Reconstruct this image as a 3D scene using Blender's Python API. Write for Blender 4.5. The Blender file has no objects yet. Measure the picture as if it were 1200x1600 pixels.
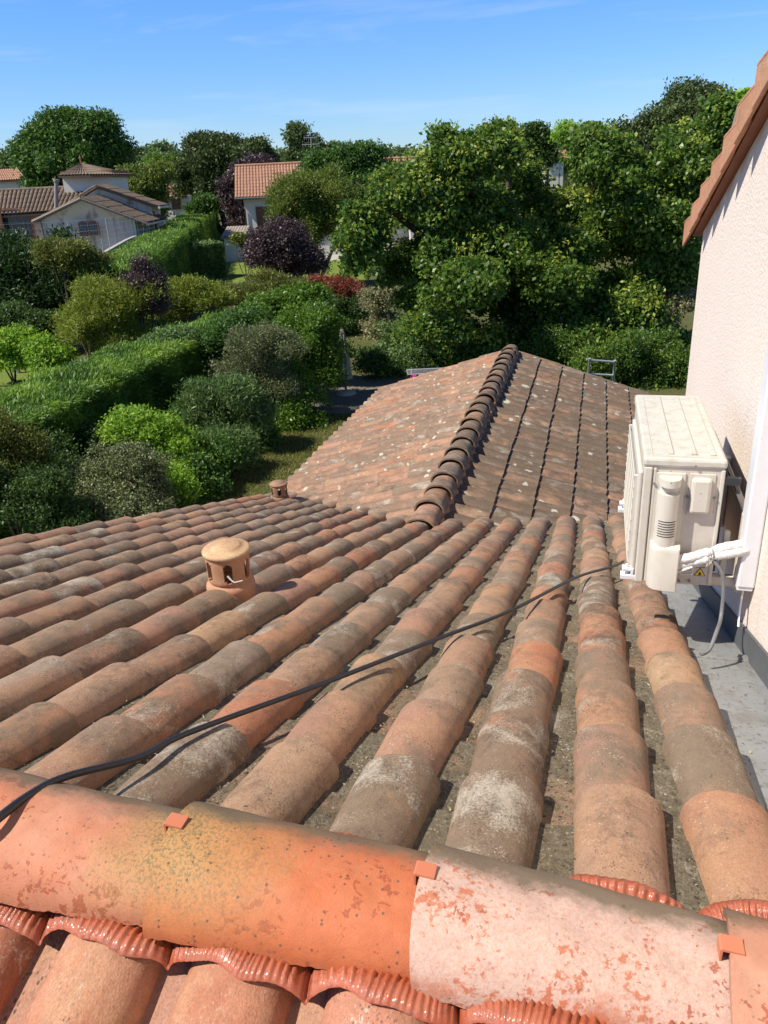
import bpy, math, random
import numpy as np
from mathutils import Vector, Matrix
PI = math.pi
sc = bpy.context.scene
# ------------------------------------------------------------------ camera
F_PX, CX, CY = 1235.0, 600.0, 800.0
PITCH, ROLL, YAW = math.radians(23.0), math.radians(2.7), math.radians(15.3)
Fv = np.array([-math.sin(YAW)*math.cos(PITCH), math.cos(YAW)*math.cos(PITCH), -math.sin(PITCH)])
R0 = np.array([math.cos(YAW), math.sin(YAW), 0.0]); U0 = np.cross(R0, Fv)
Rv = R0*math.cos(ROLL) - U0*math.sin(ROLL); Uv = U0*math.cos(ROLL) + R0*math.sin(ROLL)
HF = np.array([-math.sin(YAW), math.cos(YAW), 0.0])      # horizontal forward
cd = bpy.data.cameras.new('camera'); cam = bpy.data.objects.new('camera', cd)
sc.collection.objects.link(cam); sc.camera = cam
cd.sensor_fit = 'VERTICAL'; cd.sensor_height = 36.0; cd.lens = F_PX/1600*36.0
cd.clip_start = 0.02; cd.clip_end = 3000
cam.matrix_world = Matrix(((Rv[0], Uv[0], -Fv[0], 0), (Rv[1], Uv[1], -Fv[1], 0), (Rv[2], Uv[2], -Fv[2], 0), (0, 0, 0, 1)))
# ------------------------------------------------------------------ light
SUN_EL = math.radians(51); LX, LY = math.cos(math.radians(31)), math.sin(math.radians(31))
ldir = Vector((LX*math.cos(SUN_EL), LY*math.cos(SUN_EL), -math.sin(SUN_EL)))   # direction light travels
sl = bpy.data.lights.new('sun', 'SUN'); sl.energy = 5.0; sl.angle = math.radians(0.53); sl.color = (1.0, 0.94, 0.84)
so = bpy.data.objects.new('sun', sl); sc.collection.objects.link(so)
so.rotation_euler = ldir.to_track_quat('-Z', 'Y').to_euler()
w = bpy.data.worlds.new('World'); sc.world = w; w.use_nodes = True
nt = w.node_tree; bg = nt.nodes['Background']
sky = nt.nodes.new('ShaderNodeTexSky'); sky.sky_type = 'NISHITA'; sky.sun_disc = False
sky.sun_elevation = SUN_EL
sky.sun_rotation = math.atan2(-LX, -LY)       # azimuth of the sun from +Y, clockwise
sky.air_density = 1.0; sky.dust_density = 0.3; sky.ozone_density = 2.2; sky.altitude = 100
hs = nt.nodes.new('ShaderNodeHueSaturation'); hs.inputs['Saturation'].default_value = 1.05
tint = nt.nodes.new('ShaderNodeMix'); tint.data_type = 'RGBA'; tint.blend_type = 'MULTIPLY'; tint.inputs[0].default_value = 1
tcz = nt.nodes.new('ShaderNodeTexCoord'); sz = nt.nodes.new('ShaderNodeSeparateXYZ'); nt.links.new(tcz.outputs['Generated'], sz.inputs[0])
rz = nt.nodes.new('ShaderNodeValToRGB'); nt.links.new(sz.outputs[2], rz.inputs[0])  # added elevation ramp: dims the unseen zenith to cut fill light, keeps horizon bright
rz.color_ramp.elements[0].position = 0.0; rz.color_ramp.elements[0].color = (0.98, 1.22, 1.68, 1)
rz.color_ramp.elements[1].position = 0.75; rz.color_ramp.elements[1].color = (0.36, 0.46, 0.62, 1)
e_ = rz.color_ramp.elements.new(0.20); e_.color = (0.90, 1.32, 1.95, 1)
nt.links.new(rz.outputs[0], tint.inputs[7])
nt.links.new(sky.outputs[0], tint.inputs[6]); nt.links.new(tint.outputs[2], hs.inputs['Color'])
tcw = nt.nodes.new('ShaderNodeTexCoord'); mp = nt.nodes.new('ShaderNodeMapping')
mp.inputs['Rotation'].default_value = (0.1, 0.25, 0.5); mp.inputs['Scale'].default_value = (1.6, 3.0, 16.0)
nz = nt.nodes.new('ShaderNodeTexNoise'); nz.inputs['Scale'].default_value = 1.7; nz.inputs['Detail'].default_value = 7
nz.inputs['Distortion'].default_value = 0.5; nz.inputs['Roughness'].default_value = 0.62
cr = nt.nodes.new('ShaderNodeValToRGB'); cr.color_ramp.elements[0].position = 0.52; cr.color_ramp.elements[1].position = 0.90
cr.color_ramp.elements[1].color = (0.4, 0.4, 0.4, 1)
mx = nt.nodes.new('ShaderNodeMix'); mx.data_type = 'RGBA'
nt.links.new(tcw.outputs['Generated'], mp.inputs[0]); nt.links.new(mp.outputs[0], nz.inputs[0])
nt.links.new(nz.outputs[0], cr.inputs[0]); nt.links.new(cr.outputs[0], mx.inputs[0])
nt.links.new(hs.outputs[0], mx.inputs[6]); mx.inputs[7].default_value = (9, 9.6, 10.2, 1)
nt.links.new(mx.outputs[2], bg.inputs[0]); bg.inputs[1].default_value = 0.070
sc.view_settings.view_transform = 'Standard'; sc.view_settings.look = 'None'
sc.view_settings.exposure = 0.42; sc.view_settings.gamma = 1.0
# ------------------------------------------------------------------ helpers
GZ = -5.15           # ground height (camera is at z = 0)
def at(px, py, d):
    """a point of the scene at horizontal distance d, seen in the photo at px,py"""
    v = Fv + Rv*(px-CX)/F_PX - Uv*(py-CY)/F_PX
    return v*(d/float(v@HF))
def onz(px, py, z):
    v = Fv + Rv*(px-CX)/F_PX - Uv*(py-CY)/F_PX
    return v*(z/v[2])
def N(tree, t, **kw):
    n = tree.nodes.new('ShaderNode'+t)
    for k, v in kw.items():
        if k in n.inputs: n.inputs[k].default_value = v
        else: setattr(n, k, v)
    return n
def newmat(name, rough=0.7, spec=0.3, metal=0.0):
    m = bpy.data.materials.new(name); m.use_nodes = True
    b = m.node_tree.nodes['Principled BSDF']
    b.inputs['Roughness'].default_value = rough; b.inputs['Metallic'].default_value = metal
    b.inputs['Specular IOR Level'].default_value = spec
    return m, m.node_tree, b
def ramp(t, fac, stops):
    r = t.nodes.new('ShaderNodeValToRGB'); e = r.color_ramp.elements
    while len(e) < len(stops): e.new(0.5)
    for i, (p, c) in enumerate(stops):
        e[i].position = p; e[i].color = (*c, 1) if hasattr(c, '__len__') else (c, c, c, 1)
    t.links.new(fac, r.inputs[0]); return r.outputs[0]
def mixc(t, fac, a, b, mode='MIX'):
    m = t.nodes.new('ShaderNodeMix'); m.data_type = 'RGBA'; m.blend_type = mode; m.clamp_factor = True
    for sock, v in ((m.inputs[0], fac), (m.inputs[6], a), (m.inputs[7], b)):
        if hasattr(v, 'links'): t.links.new(v, sock)
        elif hasattr(v, '__len__'): sock.default_value = (*v, 1)
        else: sock.default_value = v
    return m.outputs[2]
def noise(t, vec, scale, detail=4, rough=0.55, dist=0.0, out=0):
    n = N(t, 'TexNoise'); n.inputs['Scale'].default_value = scale; n.inputs['Detail'].default_value = detail
    n.inputs['Roughness'].default_value = rough; n.inputs['Distortion'].default_value = dist
    if vec is not None: t.links.new(vec, n.inputs['Vector'])
    return n.outputs[out]
def math_(t, op, a, b=None, clamp=False):
    m = t.nodes.new('ShaderNodeMath'); m.operation = op; m.use_clamp = clamp
    for i, v in enumerate((a, b)):
        if v is None: continue
        if hasattr(v, 'links'): t.links.new(v, m.inputs[i])
        else: m.inputs[i].default_value = v
    return m.outputs[0]
def bump(t, b, h, strength=0.5, dist=0.01):
    n = t.nodes.new('ShaderNodeBump'); n.inputs['Strength'].default_value = strength; n.inputs['Distance'].default_value = dist
    t.links.new(h, n.inputs['Height']); t.links.new(n.outputs[0], b.inputs['Normal'])
def objco(t, scale=None):
    c = t.nodes.new('ShaderNodeTexCoord')
    if scale is None: return c.outputs['Object']
    m = t.nodes.new('ShaderNodeMapping'); m.inputs['Scale'].default_value = scale
    t.links.new(c.outputs['Object'], m.inputs[0]); return m.outputs[0]
def attr(t, name, out=0):
    a = t.nodes.new('ShaderNodeAttribute'); a.attribute_name = name; return a.outputs[out]
C = sc.collection
def link(o, parent=None):
    C.objects.link(o)
    if parent is not None: o.parent = parent
    return o
def tag(o, label=None, cat=None, group=None, kind=None):
    if label: o['label'] = label
    if cat: o['category'] = cat
    if group: o['group'] = group
    if kind: o['kind'] = kind
    return o
def empty(name, loc=(0, 0, 0), **kw):
    o = bpy.data.objects.new(name, None); o.empty_display_size = 0.1; link(o); o.location = loc
    return tag(o, **kw)
class MB:
    """collects numpy geometry; build() makes ONE mesh object (world coordinates, parent offset removed)"""
    def __init__(s): s.v = []; s.f = []; s.n = 0; s.a = {}
    def add(s, V, Fc, **at_):
        V = np.asarray(V, float).reshape(-1, 3)
        s.v.append(V)
        for q in Fc: s.f.append([i + s.n for i in q])
        for k, x in at_.items():
            x = np.asarray(x, float)
            if x.ndim == 1: x = np.tile(x, (len(V), 1))
            s.a.setdefault(k, []).append(x)
        s.n += len(V); return s
    def grid(s, P, closed_u=False, closed_v=False, **a):
        P = np.asarray(P, float); nu, nv = P.shape[:2]; Fc = []
        for i in range(nu if closed_u else nu-1):
            for j in range(nv if closed_v else nv-1):
                i2, j2 = (i+1) % nu, (j+1) % nv
                Fc.append((i*nv+j, i2*nv+j, i2*nv+j2, i*nv+j2))
        return s.add(P.reshape(-1, 3), Fc, **a)
    def box(s, c, size, M=None, **a):
        x, y, z = [d/2 for d in size]
        V = np.array([(-x,-y,-z),(x,-y,-z),(x,y,-z),(-x,y,-z),(-x,-y,z),(x,-y,z),(x,y,z),(-x,y,z)])
        if M is not None: V = V @ np.asarray(M).T
        return s.add(V + np.asarray(c, float), [(0,3,2,1),(4,5,6,7),(0,1,5,4),(1,2,6,5),(2,3,7,6),(3,0,4,7)], **a)
    def tube(s, pts, r, seg=8, cap=True, **a):
        pts = [np.asarray(p, float) for p in pts]; n = len(pts)
        rs = r if hasattr(r, '__len__') else [r]*n
        rings = []; up = np.array([0.13, 0.21, 0.97])
        for i, p in enumerate(pts):
            d = pts[min(i+1, n-1)] - pts[max(i-1, 0)]; d = d/(np.linalg.norm(d)+1e-9)
            if abs(d@up) > 0.98: up = np.array([0.97, 0.2, 0.1])
            e1 = np.cross(d, up); e1 /= np.linalg.norm(e1); e2 = np.cross(d, e1); up = -np.cross(d, e1) if False else up
            rings.append([p + rs[i]*(math.cos(t)*e1 + math.sin(t)*e2) for t in np.linspace(0, 2*PI, seg, endpoint=False)])
        s.grid(rings, closed_v=True, **a)
        if cap:
            s.add(rings[0], [list(range(seg))], **a); s.add(rings[-1], [list(range(seg))[::-1]], **a)
        return s
    def lathe(s, c, prof, seg=28, **a):
        return s.grid([[(c[0]+r*math.cos(t), c[1]+r*math.sin(t), c[2]+z) for t in np.linspace(0, 2*PI, seg, endpoint=False)] for r, z in prof], closed_v=True, **a)
    def poly(s, pts, **a): return s.add(pts, [list(range(len(pts)))], **a)
    def prism(s, pts, d, **a):
        pts = np.asarray(pts, float); n = len(pts); d = np.asarray(d, float)
        V = np.vstack([pts, pts+d])
        return s.add(V, [list(range(n))[::-1], list(range(n, 2*n))] + [(i, (i+1) % n, n+(i+1) % n, n+i) for i in range(n)], **a)
    def build(s, name, mat, parent=None, smooth=False, bevel=0, **kw):
        me = bpy.data.meshes.new(name)
        V = np.vstack(s.v)
        off = np.array(parent.matrix_world.translation) if parent is not None else np.zeros(3)
        if parent is not None:
            off = np.zeros(3); p = parent
            while p is not None: off += np.array(p.location); p = p.parent
        me.from_pydata((V-off).tolist(), [], s.f)
        for k, xs in s.a.items():
            x = np.vstack(xs)
            if len(x) != len(V): continue
            at_ = me.attributes.new(k, 'FLOAT_VECTOR', 'POINT'); at_.data.foreach_set('vector', x.ravel())
        if smooth: me.shade_smooth()
        me.update(); o = bpy.data.objects.new(name, me); me.materials.append(mat); link(o, parent)
        if bevel:
            b = o.modifiers.new('b', 'BEVEL'); b.width = bevel; b.segments = 2; b.limit_method = 'ANGLE'; b.angle_limit = 0.7
        tag(o, **kw); return o
# ------------------------------------------------------------------ materials
def tile_material(name, cols, film=(0.115, 0.088, 0.062), film_amt=0.5, spots=0.5, pale=0.35, bigspots=0.0, gloss=0.25, bscale=1.0, film_floor=0.0, grit=0.0, bigscale=5.5, black=0.6):
    """weathered clay: 'tc' = local position in metres shifted per tile, 'tv' = (rnd, rnd, 0..1 down the tile)"""
    m, t, b = newmat(name, 0.8, gloss)
    co = attr(t, 'tc', 1); tv = attr(t, 'tv', 1)
    sep = N(t, 'SeparateXYZ'); t.links.new(tv, sep.inputs[0])
    r1, r2, v = sep.outputs
    n = len(cols)
    base = ramp(t, r1, [(i/(n-1) if n > 1 else 0, c) for i, c in enumerate(cols)])
    big = noise(t, co, 7, 5, 0.6)
    base = mixc(t, ramp(t, noise(t, co, 4.0, 3, 0.6, 0.5), [(0.42, 0.0), (0.66, 0.75)]), base, (0.47, 0.27, 0.15))
    base = mixc(t, ramp(t, noise(t, co, 23, 4, 0.7), [(0.35, 0.0), (0.75, 0.5)]), base, (0.30, 0.14, 0.085))
    # grey-brown biofilm, more of it on some tiles and in bands across them
    k = math_(t, 'ADD', big, math_(t, 'MULTIPLY', math_(t, 'SUBTRACT', r2, 0.5), 0.36))
    k = math_(t, 'ADD', k, math_(t, 'MULTIPLY', math_(t, 'SUBTRACT', noise(t, co, 60, 6, 0.75), 0.5), 0.35))
    k = math_(t, 'ADD', k, math_(t, 'MULTIPLY', math_(t, 'SUBTRACT', v, 0.4), 0.12))
    f = ramp(t, k, [(0.62-film_amt*0.42, film_floor), (0.80-film_amt*0.30, 0.86)])
    filmc = mixc(t, noise(t, co, 30, 5, 0.7), film, tuple(c*2.1 for c in film))
    col = mixc(t, f, base, filmc)
    # ochre/white crustose bloom
    wv = math_(t, 'ADD', noise(t, co, 5.0, 3, 0.5, 0.6), math_(t, 'MULTIPLY', math_(t, 'SUBTRACT', noise(t, co, 140, 3, 0.7), 0.5), 0.5))
    wf = ramp(t, math_(t, 'ADD', wv, math_(t, 'MULTIPLY', math_(t, 'SUBTRACT', r2, 0.62), 0.22)), [(0.60, 0.0), (0.74, pale*1.6)])
    col = mixc(t, wf, col, (0.50, 0.44, 0.35))
    # small pale lichen dots and dark pits
    vo = N(t, 'TexVoronoi'); vo.inputs['Scale'].default_value = 95*bscale; t.links.new(co, vo.inputs['Vector'])
    gate = ramp(t, noise(t, co, 12, 3, 0.6), [(0.50, 0.0), (0.62, 1.0)])
    sp = math_(t, 'MULTIPLY', ramp(t, vo.outputs['Distance'], [(0.16, 1.0), (0.30, 0.0)]), gate)
    col = mixc(t, math_(t, 'MULTIPLY', sp, spots), col, (0.52, 0.49, 0.38))
    vd = N(t, 'TexVoronoi'); vd.inputs['Scale'].default_value = 130*bscale; t.links.new(co, vd.inputs['Vector'])
    dk = math_(t, 'MULTIPLY', ramp(t, vd.outputs['Distance'], [(0.18, 1.0), (0.34, 0.0)]), ramp(t, noise(t, co, 9, 4, 0.7), [(0.52, 0.0), (0.63, 0.85)]))
    col = mixc(t, dk, col, (0.055, 0.045, 0.035))
    if bigspots:
        wo = noise(t, objco(t), 9, 3, 0.6, out=1)
        oc = t.nodes.new('ShaderNodeMix'); oc.data_type = 'RGBA'; oc.inputs[0].default_value = 0.10
        t.links.new(objco(t), oc.inputs[6]); t.links.new(wo, oc.inputs[7])
        vb = N(t, 'TexVoronoi'); vb.inputs['Scale'].default_value = bigscale; t.links.new(oc.outputs[2], vb.inputs['Vector'])
        g2 = ramp(t, noise(t, objco(t), 1.3, 3, 0.6), [(0.36, 0.0), (0.50, 1.0)])
        # each cell keeps its own radius
        sr = N(t, 'SeparateXYZ'); t.links.new(vb.outputs['Color'], sr.inputs[0])
        rad = math_(t, 'MULTIPLY', math_(t, 'POWER', sr.outputs[0], 1.8), 0.36)
        ins = math_(t, 'MULTIPLY', math_(t, 'SUBTRACT', rad, vb.outputs['Distance']), 18, clamp=True)
        ins = math_(t, 'MULTIPLY', ins, g2)
        rough = ramp(t, noise(t, objco(t), 60, 4, 0.8), [(0.32, 0.0), (0.46, 1.0)])
        col = mixc(t, math_(t, 'MULTIPLY', math_(t, 'MULTIPLY', ins, rough), bigspots), col, (0.50, 0.49, 0.39))
    bb = math_(t, 'ADD', noise(t, co, 26, 7, 0.85, 0.1), math_(t, 'MULTIPLY', math_(t, 'SUBTRACT', noise(t, co, 5, 3), 0.5), 0.7))
    bb = math_(t, 'ADD', bb, math_(t, 'MULTIPLY', math_(t, 'SUBTRACT', r1, 0.5), 0.10))
    col = mixc(t, math_(t, 'MULTIPLY', ramp(t, bb, [(0.52, 0.0), (0.74, 1.0)]), black), col, (0.055, 0.044, 0.034))
    if grit:
        gp = ramp(t, noise(t, co, 75, 4, 0.75), [(0.52, 0.0), (0.60, 0.75)])
        col = mixc(t, math_(t, 'MULTIPLY', gp, grit*0.75), col, (0.27, 0.24, 0.17))
        gd = ramp(t, noise(t, co, 48, 5, 0.75), [(0.36, 0.85), (0.46, 0.0)])
        col = mixc(t, math_(t, 'MULTIPLY', gd, grit), col, (0.05, 0.045, 0.03))
    fine = ramp(t, noise(t, co, 210, 4, 0.8), [(0.32, 0.76), (0.68, 1.2)])
    col = mixc(t, 1.0, col, fine, 'MULTIPLY')
    t.links.new(col, b.inputs['Base Color'])
    hh = math_(t, 'ADD', math_(t, 'MULTIPLY', noise(t, co, 260, 4, 0.7), 0.45), math_(t, 'MULTIPLY', noise(t, co, 42, 5, 0.6), 0.8))
    bump(t, b, hh, 0.75 if not grit else 1.0, 0.004 if not grit else 0.008)
    t.links.new(ramp(t, noise(t, co, 40, 3), [(0.3, 0.6), (0.7, 0.92)]), b.inputs['Roughness'])
    return m
ORANGE, PINK, TAN, OCHRE, GREY, BROWN = (0.47,0.175,0.085), (0.43,0.225,0.155), (0.38,0.25,0.165), (0.46,0.32,0.18), (0.34,0.29,0.235), (0.27,0.17,0.115)
M_cover = tile_material('weathered_clay_tile', [GREY, TAN, PINK, BROWN, TAN, ORANGE, OCHRE, TAN, ORANGE, PINK], film=(0.125,0.094,0.064), film_amt=0.50, film_floor=0.12, black=0.6, pale=0.5)
M_chan = tile_material('channel_clay_tile', [BROWN, TAN, GREY, TAN, BROWN], film=(0.088,0.078,0.050), film_amt=1.05, spots=0.9, pale=0.45, bscale=0.75, grit=1.0)
M_wingL = tile_material('wing_clay_tile', [BROWN, PINK, TAN, ORANGE, BROWN, PINK, TAN], film=(0.13,0.09,0.062), film_amt=0.72, spots=0.8, pale=0.45, bigspots=1.0, bigscale=15)
M_wingR = tile_material('wing_mossy_clay_tile', [BROWN, BROWN, TAN, GREY, PINK], film=(0.085,0.062,0.042), film_amt=0.95, spots=0.35, pale=0.25, bigspots=1.0, bigscale=7.5)
M_new = tile_material('recent_clay_tile', [(0.46,0.19,0.12), (0.48,0.21,0.13), (0.46,0.17,0.10)], film=(0.22,0.075,0.04), film_amt=0.34, black=0.1, spots=0.3, pale=0.9, gloss=0.4)
M_verge = tile_material('verge_clay_tile', [(0.60,0.27,0.16), (0.58,0.29,0.18), (0.54,0.23,0.13)], film=(0.25,0.13,0.08), film_amt=0.2, spots=0.1, pale=0.4, black=0.15)
M_crown2 = tile_material('old_ridge_clay_tile', [BROWN, TAN, BROWN, GREY, PINK], film=(0.10,0.07,0.048), film_amt=0.8, spots=0.3, pale=0.3, bigspots=0.3)
def simple(name, col, rough=0.6, spec=0.3, metal=0.0, var=0.15, scale=6, bstr=0.0, bscale=80, dirt=0.0, dirtc=(0.1,0.09,0.07)):
    m, t, b = newmat(name, rough, spec, metal)
    co = objco(t)
    c = mixc(t, noise(t, co, scale, 5, 0.6), tuple(x*(1-var) for x in col), tuple(min(1, x*(1+var)) for x in col))
    if dirt:
        c = mixc(t, math_(t, 'MULTIPLY', ramp(t, noise(t, co, scale*2.3, 6, 0.7), [(0.5, 0.0), (0.72, 1.0)]), dirt), c, dirtc)
    t.links.new(c, b.inputs['Base Color'])
    if bstr: bump(t, b, noise(t, co, bscale, 4, 0.6), bstr, 0.01)
    return m
# pinkish cream roughcast render
M_render, t, b = newmat('cream_roughcast', 0.9, 0.15)
co = objco(t)
h1 = ramp(t, noise(t, co, 72, 5, 0.62), [(0.38, 0.0), (0.62, 1.0)])
pits = ramp(t, noise(t, co, 84, 3, 0.6, 0.6), [(0.33, 1.0), (0.41, 0.0)])
c = mixc(t, noise(t, co, 1.2, 4), (0.75, 0.635, 0.545), (0.81, 0.705, 0.62))
c = mixc(t, math_(t, 'MULTIPLY', pits, 0.5), c, (0.50, 0.38, 0.30))
c = mixc(t, ramp(t, noise(t, objco(t, (3, 3, 0.45)), 1.6, 6, 0.7), [(0.52, 0.0), (0.75, 0.35)]), c, (0.52, 0.43, 0.34))
t.links.new(c, b.inputs['Base Color'])
bump(t, b, math_(t, 'ADD', h1, math_(t, 'MULTIPLY', noise(t, co, 220, 3), 0.3)), 0.45, 0.005)
M_zinc, t, b = newmat('dull_zinc', 0.62, 0.4, 0.25)
co = objco(t)
c = mixc(t, noise(t, co, 9, 6, 0.65), (0.24, 0.245, 0.245), (0.36, 0.365, 0.36))
c = mixc(t, ramp(t, noise(t, co, 55, 5, 0.75), [(0.54, 0.0), (0.66, 0.7)]), c, (0.12, 0.11, 0.09))
c = mixc(t, ramp(t, noise(t, objco(t, (1, .25, 1)), 16, 5, 0.7), [(0.50, 0.0), (0.70, 0.7)]), c, (0.20, 0.185, 0.15))
t.links.new(c, b.inputs['Base Color'])
M_slate = simple('dark_grey_flashing', (0.10, 0.105, 0.11), 0.6, 0.3, var=0.2, scale=12, dirt=0.3, dirtc=(0.2,0.18,0.15))
# air conditioner: cream painted steel with grime
def acmat(name, col, grime=0.35):
    m, t, b = newmat(name, 0.45, 0.4)
    co = objco(t)
    c = mixc(t, noise(t, co, 7, 4), tuple(x*0.93 for x in col), col)
    c = mixc(t, math_(t, 'MULTIPLY', ramp(t, noise(t, co, 22, 6, 0.72), [(0.47, 0.0), (0.68, 1.0)]), grime), c, (0.42, 0.37, 0.27))
    v = N(t, 'TexVoronoi'); v.inputs['Scale'].default_value = 60; t.links.new(co, v.inputs['Vector'])
    sx = N(t, 'SeparateXYZ'); t.links.new(v.outputs['Color'], sx.inputs[0])
    dots = math_(t, 'MULTIPLY', ramp(t, v.outputs['Distance'], [(0.10, 1.0), (0.2, 0.0)]), ramp(t, sx.outputs[0], [(0.86, 0.0), (0.9, 1.0)]))
    c = mixc(t, math_(t, 'MULTIPLY', dots, 0.85), c, (0.10, 0.085, 0.07))
    t.links.new(c, b.inputs['Base Color']); return m
M_ac = acmat('cream_painted_steel', (0.58, 0.53, 0.47), 0.35)
M_aclid = acmat('grimy_painted_lid', (0.56, 0.54, 0.475), 0.7)
M_acpl = acmat('cream_plastic', (0.62, 0.585, 0.51), 0.25)
M_white = acmat('white_plastic', (0.74, 0.74, 0.76), 0.1)
M_dark = simple('dark_inside', (0.03, 0.03, 0.032), 0.7)
M_black = simple('black_cable_sheath', (0.018, 0.018, 0.02), 0.42, 0.5, var=0.3, scale=30)
M_greyhose = simple('grey_cable_sheath', (0.17, 0.17, 0.17), 0.5, 0.4)
M_screw = simple('dull_screw', (0.25, 0.22, 0.18), 0.5, 0.5)
M_label = simple('label_paper', (0.50, 0.47, 0.44), 0.6, var=0.05)
M_labelw = simple('label_white', (0.72, 0.70, 0.66), 0.6, var=0.05)
M_yellow = simple('warning_yellow', (0.75, 0.55, 0.05), 0.5, var=0.03)
M_ink = simple('label_ink', (0.05, 0.05, 0.05), 0.6)
M_wallh = simple('pale_house_render', (0.64, 0.58, 0.54), 0.9, 0.1, var=0.08, scale=0.8, dirt=0.45, dirtc=(0.36,0.33,0.31))
M_wallh, t, b = newmat('stained_house_render', 0.9, 0.1)
co = objco(t); c = mixc(t, noise(t, co, 0.8, 5, 0.6), (0.58, 0.53, 0.49), (0.66, 0.60, 0.56))
st = ramp(t, noise(t, objco(t, (2.2, 2.2, 0.22)), 1.0, 5, 0.65), [(0.52, 0.0), (0.66, 0.8)])
c = mixc(t, st, c, (0.24, 0.215, 0.20)); t.links.new(c, b.inputs['Base Color'])
M_wallw = simple('white_house_render', (0.66, 0.62, 0.56), 0.9, 0.1, var=0.06, scale=0.6)
M_brick = simple('old_brick_trim', (0.30, 0.14, 0.09), 0.9, 0.1, var=0.3, scale=9)
M_glass = simple('window_glass', (0.03, 0.04, 0.055), 0.15, 0.6)
M_shut = simple('brown_shutter', (0.16, 0.07, 0.045), 0.6)
M_bark = simple('bark', (0.10, 0.078, 0.058), 0.95, 0.1, var=0.4, scale=14, bstr=0.8, bscale=30)
M_paleb = simple('pale_bark', (0.24, 0.19, 0.14), 0.95, 0.1, var=0.3, scale=14)
M_conc = simple('pale_concrete', (0.38, 0.36, 0.32), 0.9, 0.1, var=0.2, scale=1.5)
M_alu = simple('brushed_aluminium', (0.55, 0.55, 0.55), 0.4, 0.5, 0.6)
M_cloth = simple('beige_parasol_cloth', (0.36, 0.34, 0.28), 0.9, 0.1)
M_pinkc = simple('pink_cloth', (0.62, 0.06, 0.25), 0.85, 0.1)
M_bluec = simple('blue_cloth', (0.12, 0.16, 0.38), 0.85, 0.1)
M_mesh = simple('galvanised_wire', (0.33, 0.34, 0.34), 0.5, 0.5)
def corrmat(name, a, c_, moss):
    m, t, b = newmat(name, 0.85, 0.15)
    co = objco(t)
    c = mixc(t, ramp(t, noise(t, co, 3.5, 6, 0.75), [(0.3, 0.0), (0.7, 1.0)]), a, c_)
    vo = N(t, 'TexVoronoi'); vo.inputs['Scale'].default_value = 4.5; t.links.new(co, vo.inputs['Vector'])
    sx = N(t, 'SeparateXYZ'); t.links.new(vo.outputs['Color'], sx.inputs[0])
    c = mixc(t, math_(t, 'MULTIPLY', sx.outputs[1], 0.55), c, moss)
    t.links.new(c, b.inputs['Base Color']); return m
M_rfbrown = corrmat('old_brown_roof_tile', (0.16, 0.115, 0.085), (0.24, 0.18, 0.13), (0.10, 0.085, 0.07))
M_rfred = corrmat('red_roof_tile', (0.33, 0.17, 0.11), (0.42, 0.24, 0.16), (0.25, 0.14, 0.10))
# ------------------------------------------------------------------ canal tile builder
SL = math.radians(17.8); cS, sS = math.cos(SL), math.sin(SL)
rng = random.Random(7)
def canal(mb, O, eu, ev, en, u0, v0, L, wu=0.0705, wl=0.084, hu=0.059, hl=0.071, lift=0.011, th=0.011, concave=False, nseg=12, nl=4, base=0.0, rj=1.0, r=rng):
    """one half-round tile: centre line u0, from v0 (upslope) over L, as a closed shell"""
    rot = r.uniform(-.018, .018)*rj; du = r.uniform(-.004, .004)*rj; dz = r.uniform(0, .006)*rj; L += r.uniform(-.008, .014)*rj*(L > 0.35)
    g = (r.random(), r.random()); so = np.array([r.uniform(0, 50), r.uniform(0, 50), r.uniform(0, 50)])
    ph = r.uniform(0, 6.28)
    def ringrow(s_, shell):
        v = v0 + L*s_; ww = wu + (wl-wu)*s_ - th*shell; h = hu + (hl-hu)*s_; zz = base + lift*s_ + dz
        ring, tr, tvv = [], [], []
        for j in range(nseg+1):
            a = PI*j/nseg; uu = -math.cos(a)*ww
            if concave: n = zz - math.sin(a)*h*0.9 - th*shell
            else:
                n = zz + (h - th*shell)*(math.sin(a)**0.82) + 0.0014*math.sin(s_*9+ph+a*2)*(1-shell)
            u = u0 + du + uu + rot*(v-v0)
            ed = 0.0016*math.sin(a*5+ph*3)+0.0012*math.sin(a*13+ph) if s_ in (0, 1) else 0
            ring.append(O + eu*u + ev*(v+ed) + en*n); tr.append((u-u0+so[0], v-v0+so[1], so[2]+a*0.08)); tvv.append((g[0], g[1], s_))
        return ring, tr, tvv
    def put(rows):
        R_ = [ringrow(*q) for q in rows]
        mb.grid([q[0] for q in R_], tc=np.array(sum((q[1] for q in R_), [])), tv=np.array(sum((q[2] for q in R_), [])))
    put([(i/nl, 0) for i in range(nl+1)]); put([(1, 0), (1, 1)]); put([(0, 1), (0, 0)])
    put([(1, 1), (0, 1)])
    # the long edges
    for e_ in (0, nseg):
        R0_ = [ringrow(i, sh) for i, sh in ((0, 0), (1, 0), (1, 1), (0, 1))]
        mb.add([q[0][e_] for q in R0_], [(0, 1, 2, 3)], tc=np.array([q[1][e_] for q in R0_]), tv=np.array([q[2][e_] for q in R0_]))
E = lambda *a: np.array(a, float)
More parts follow.
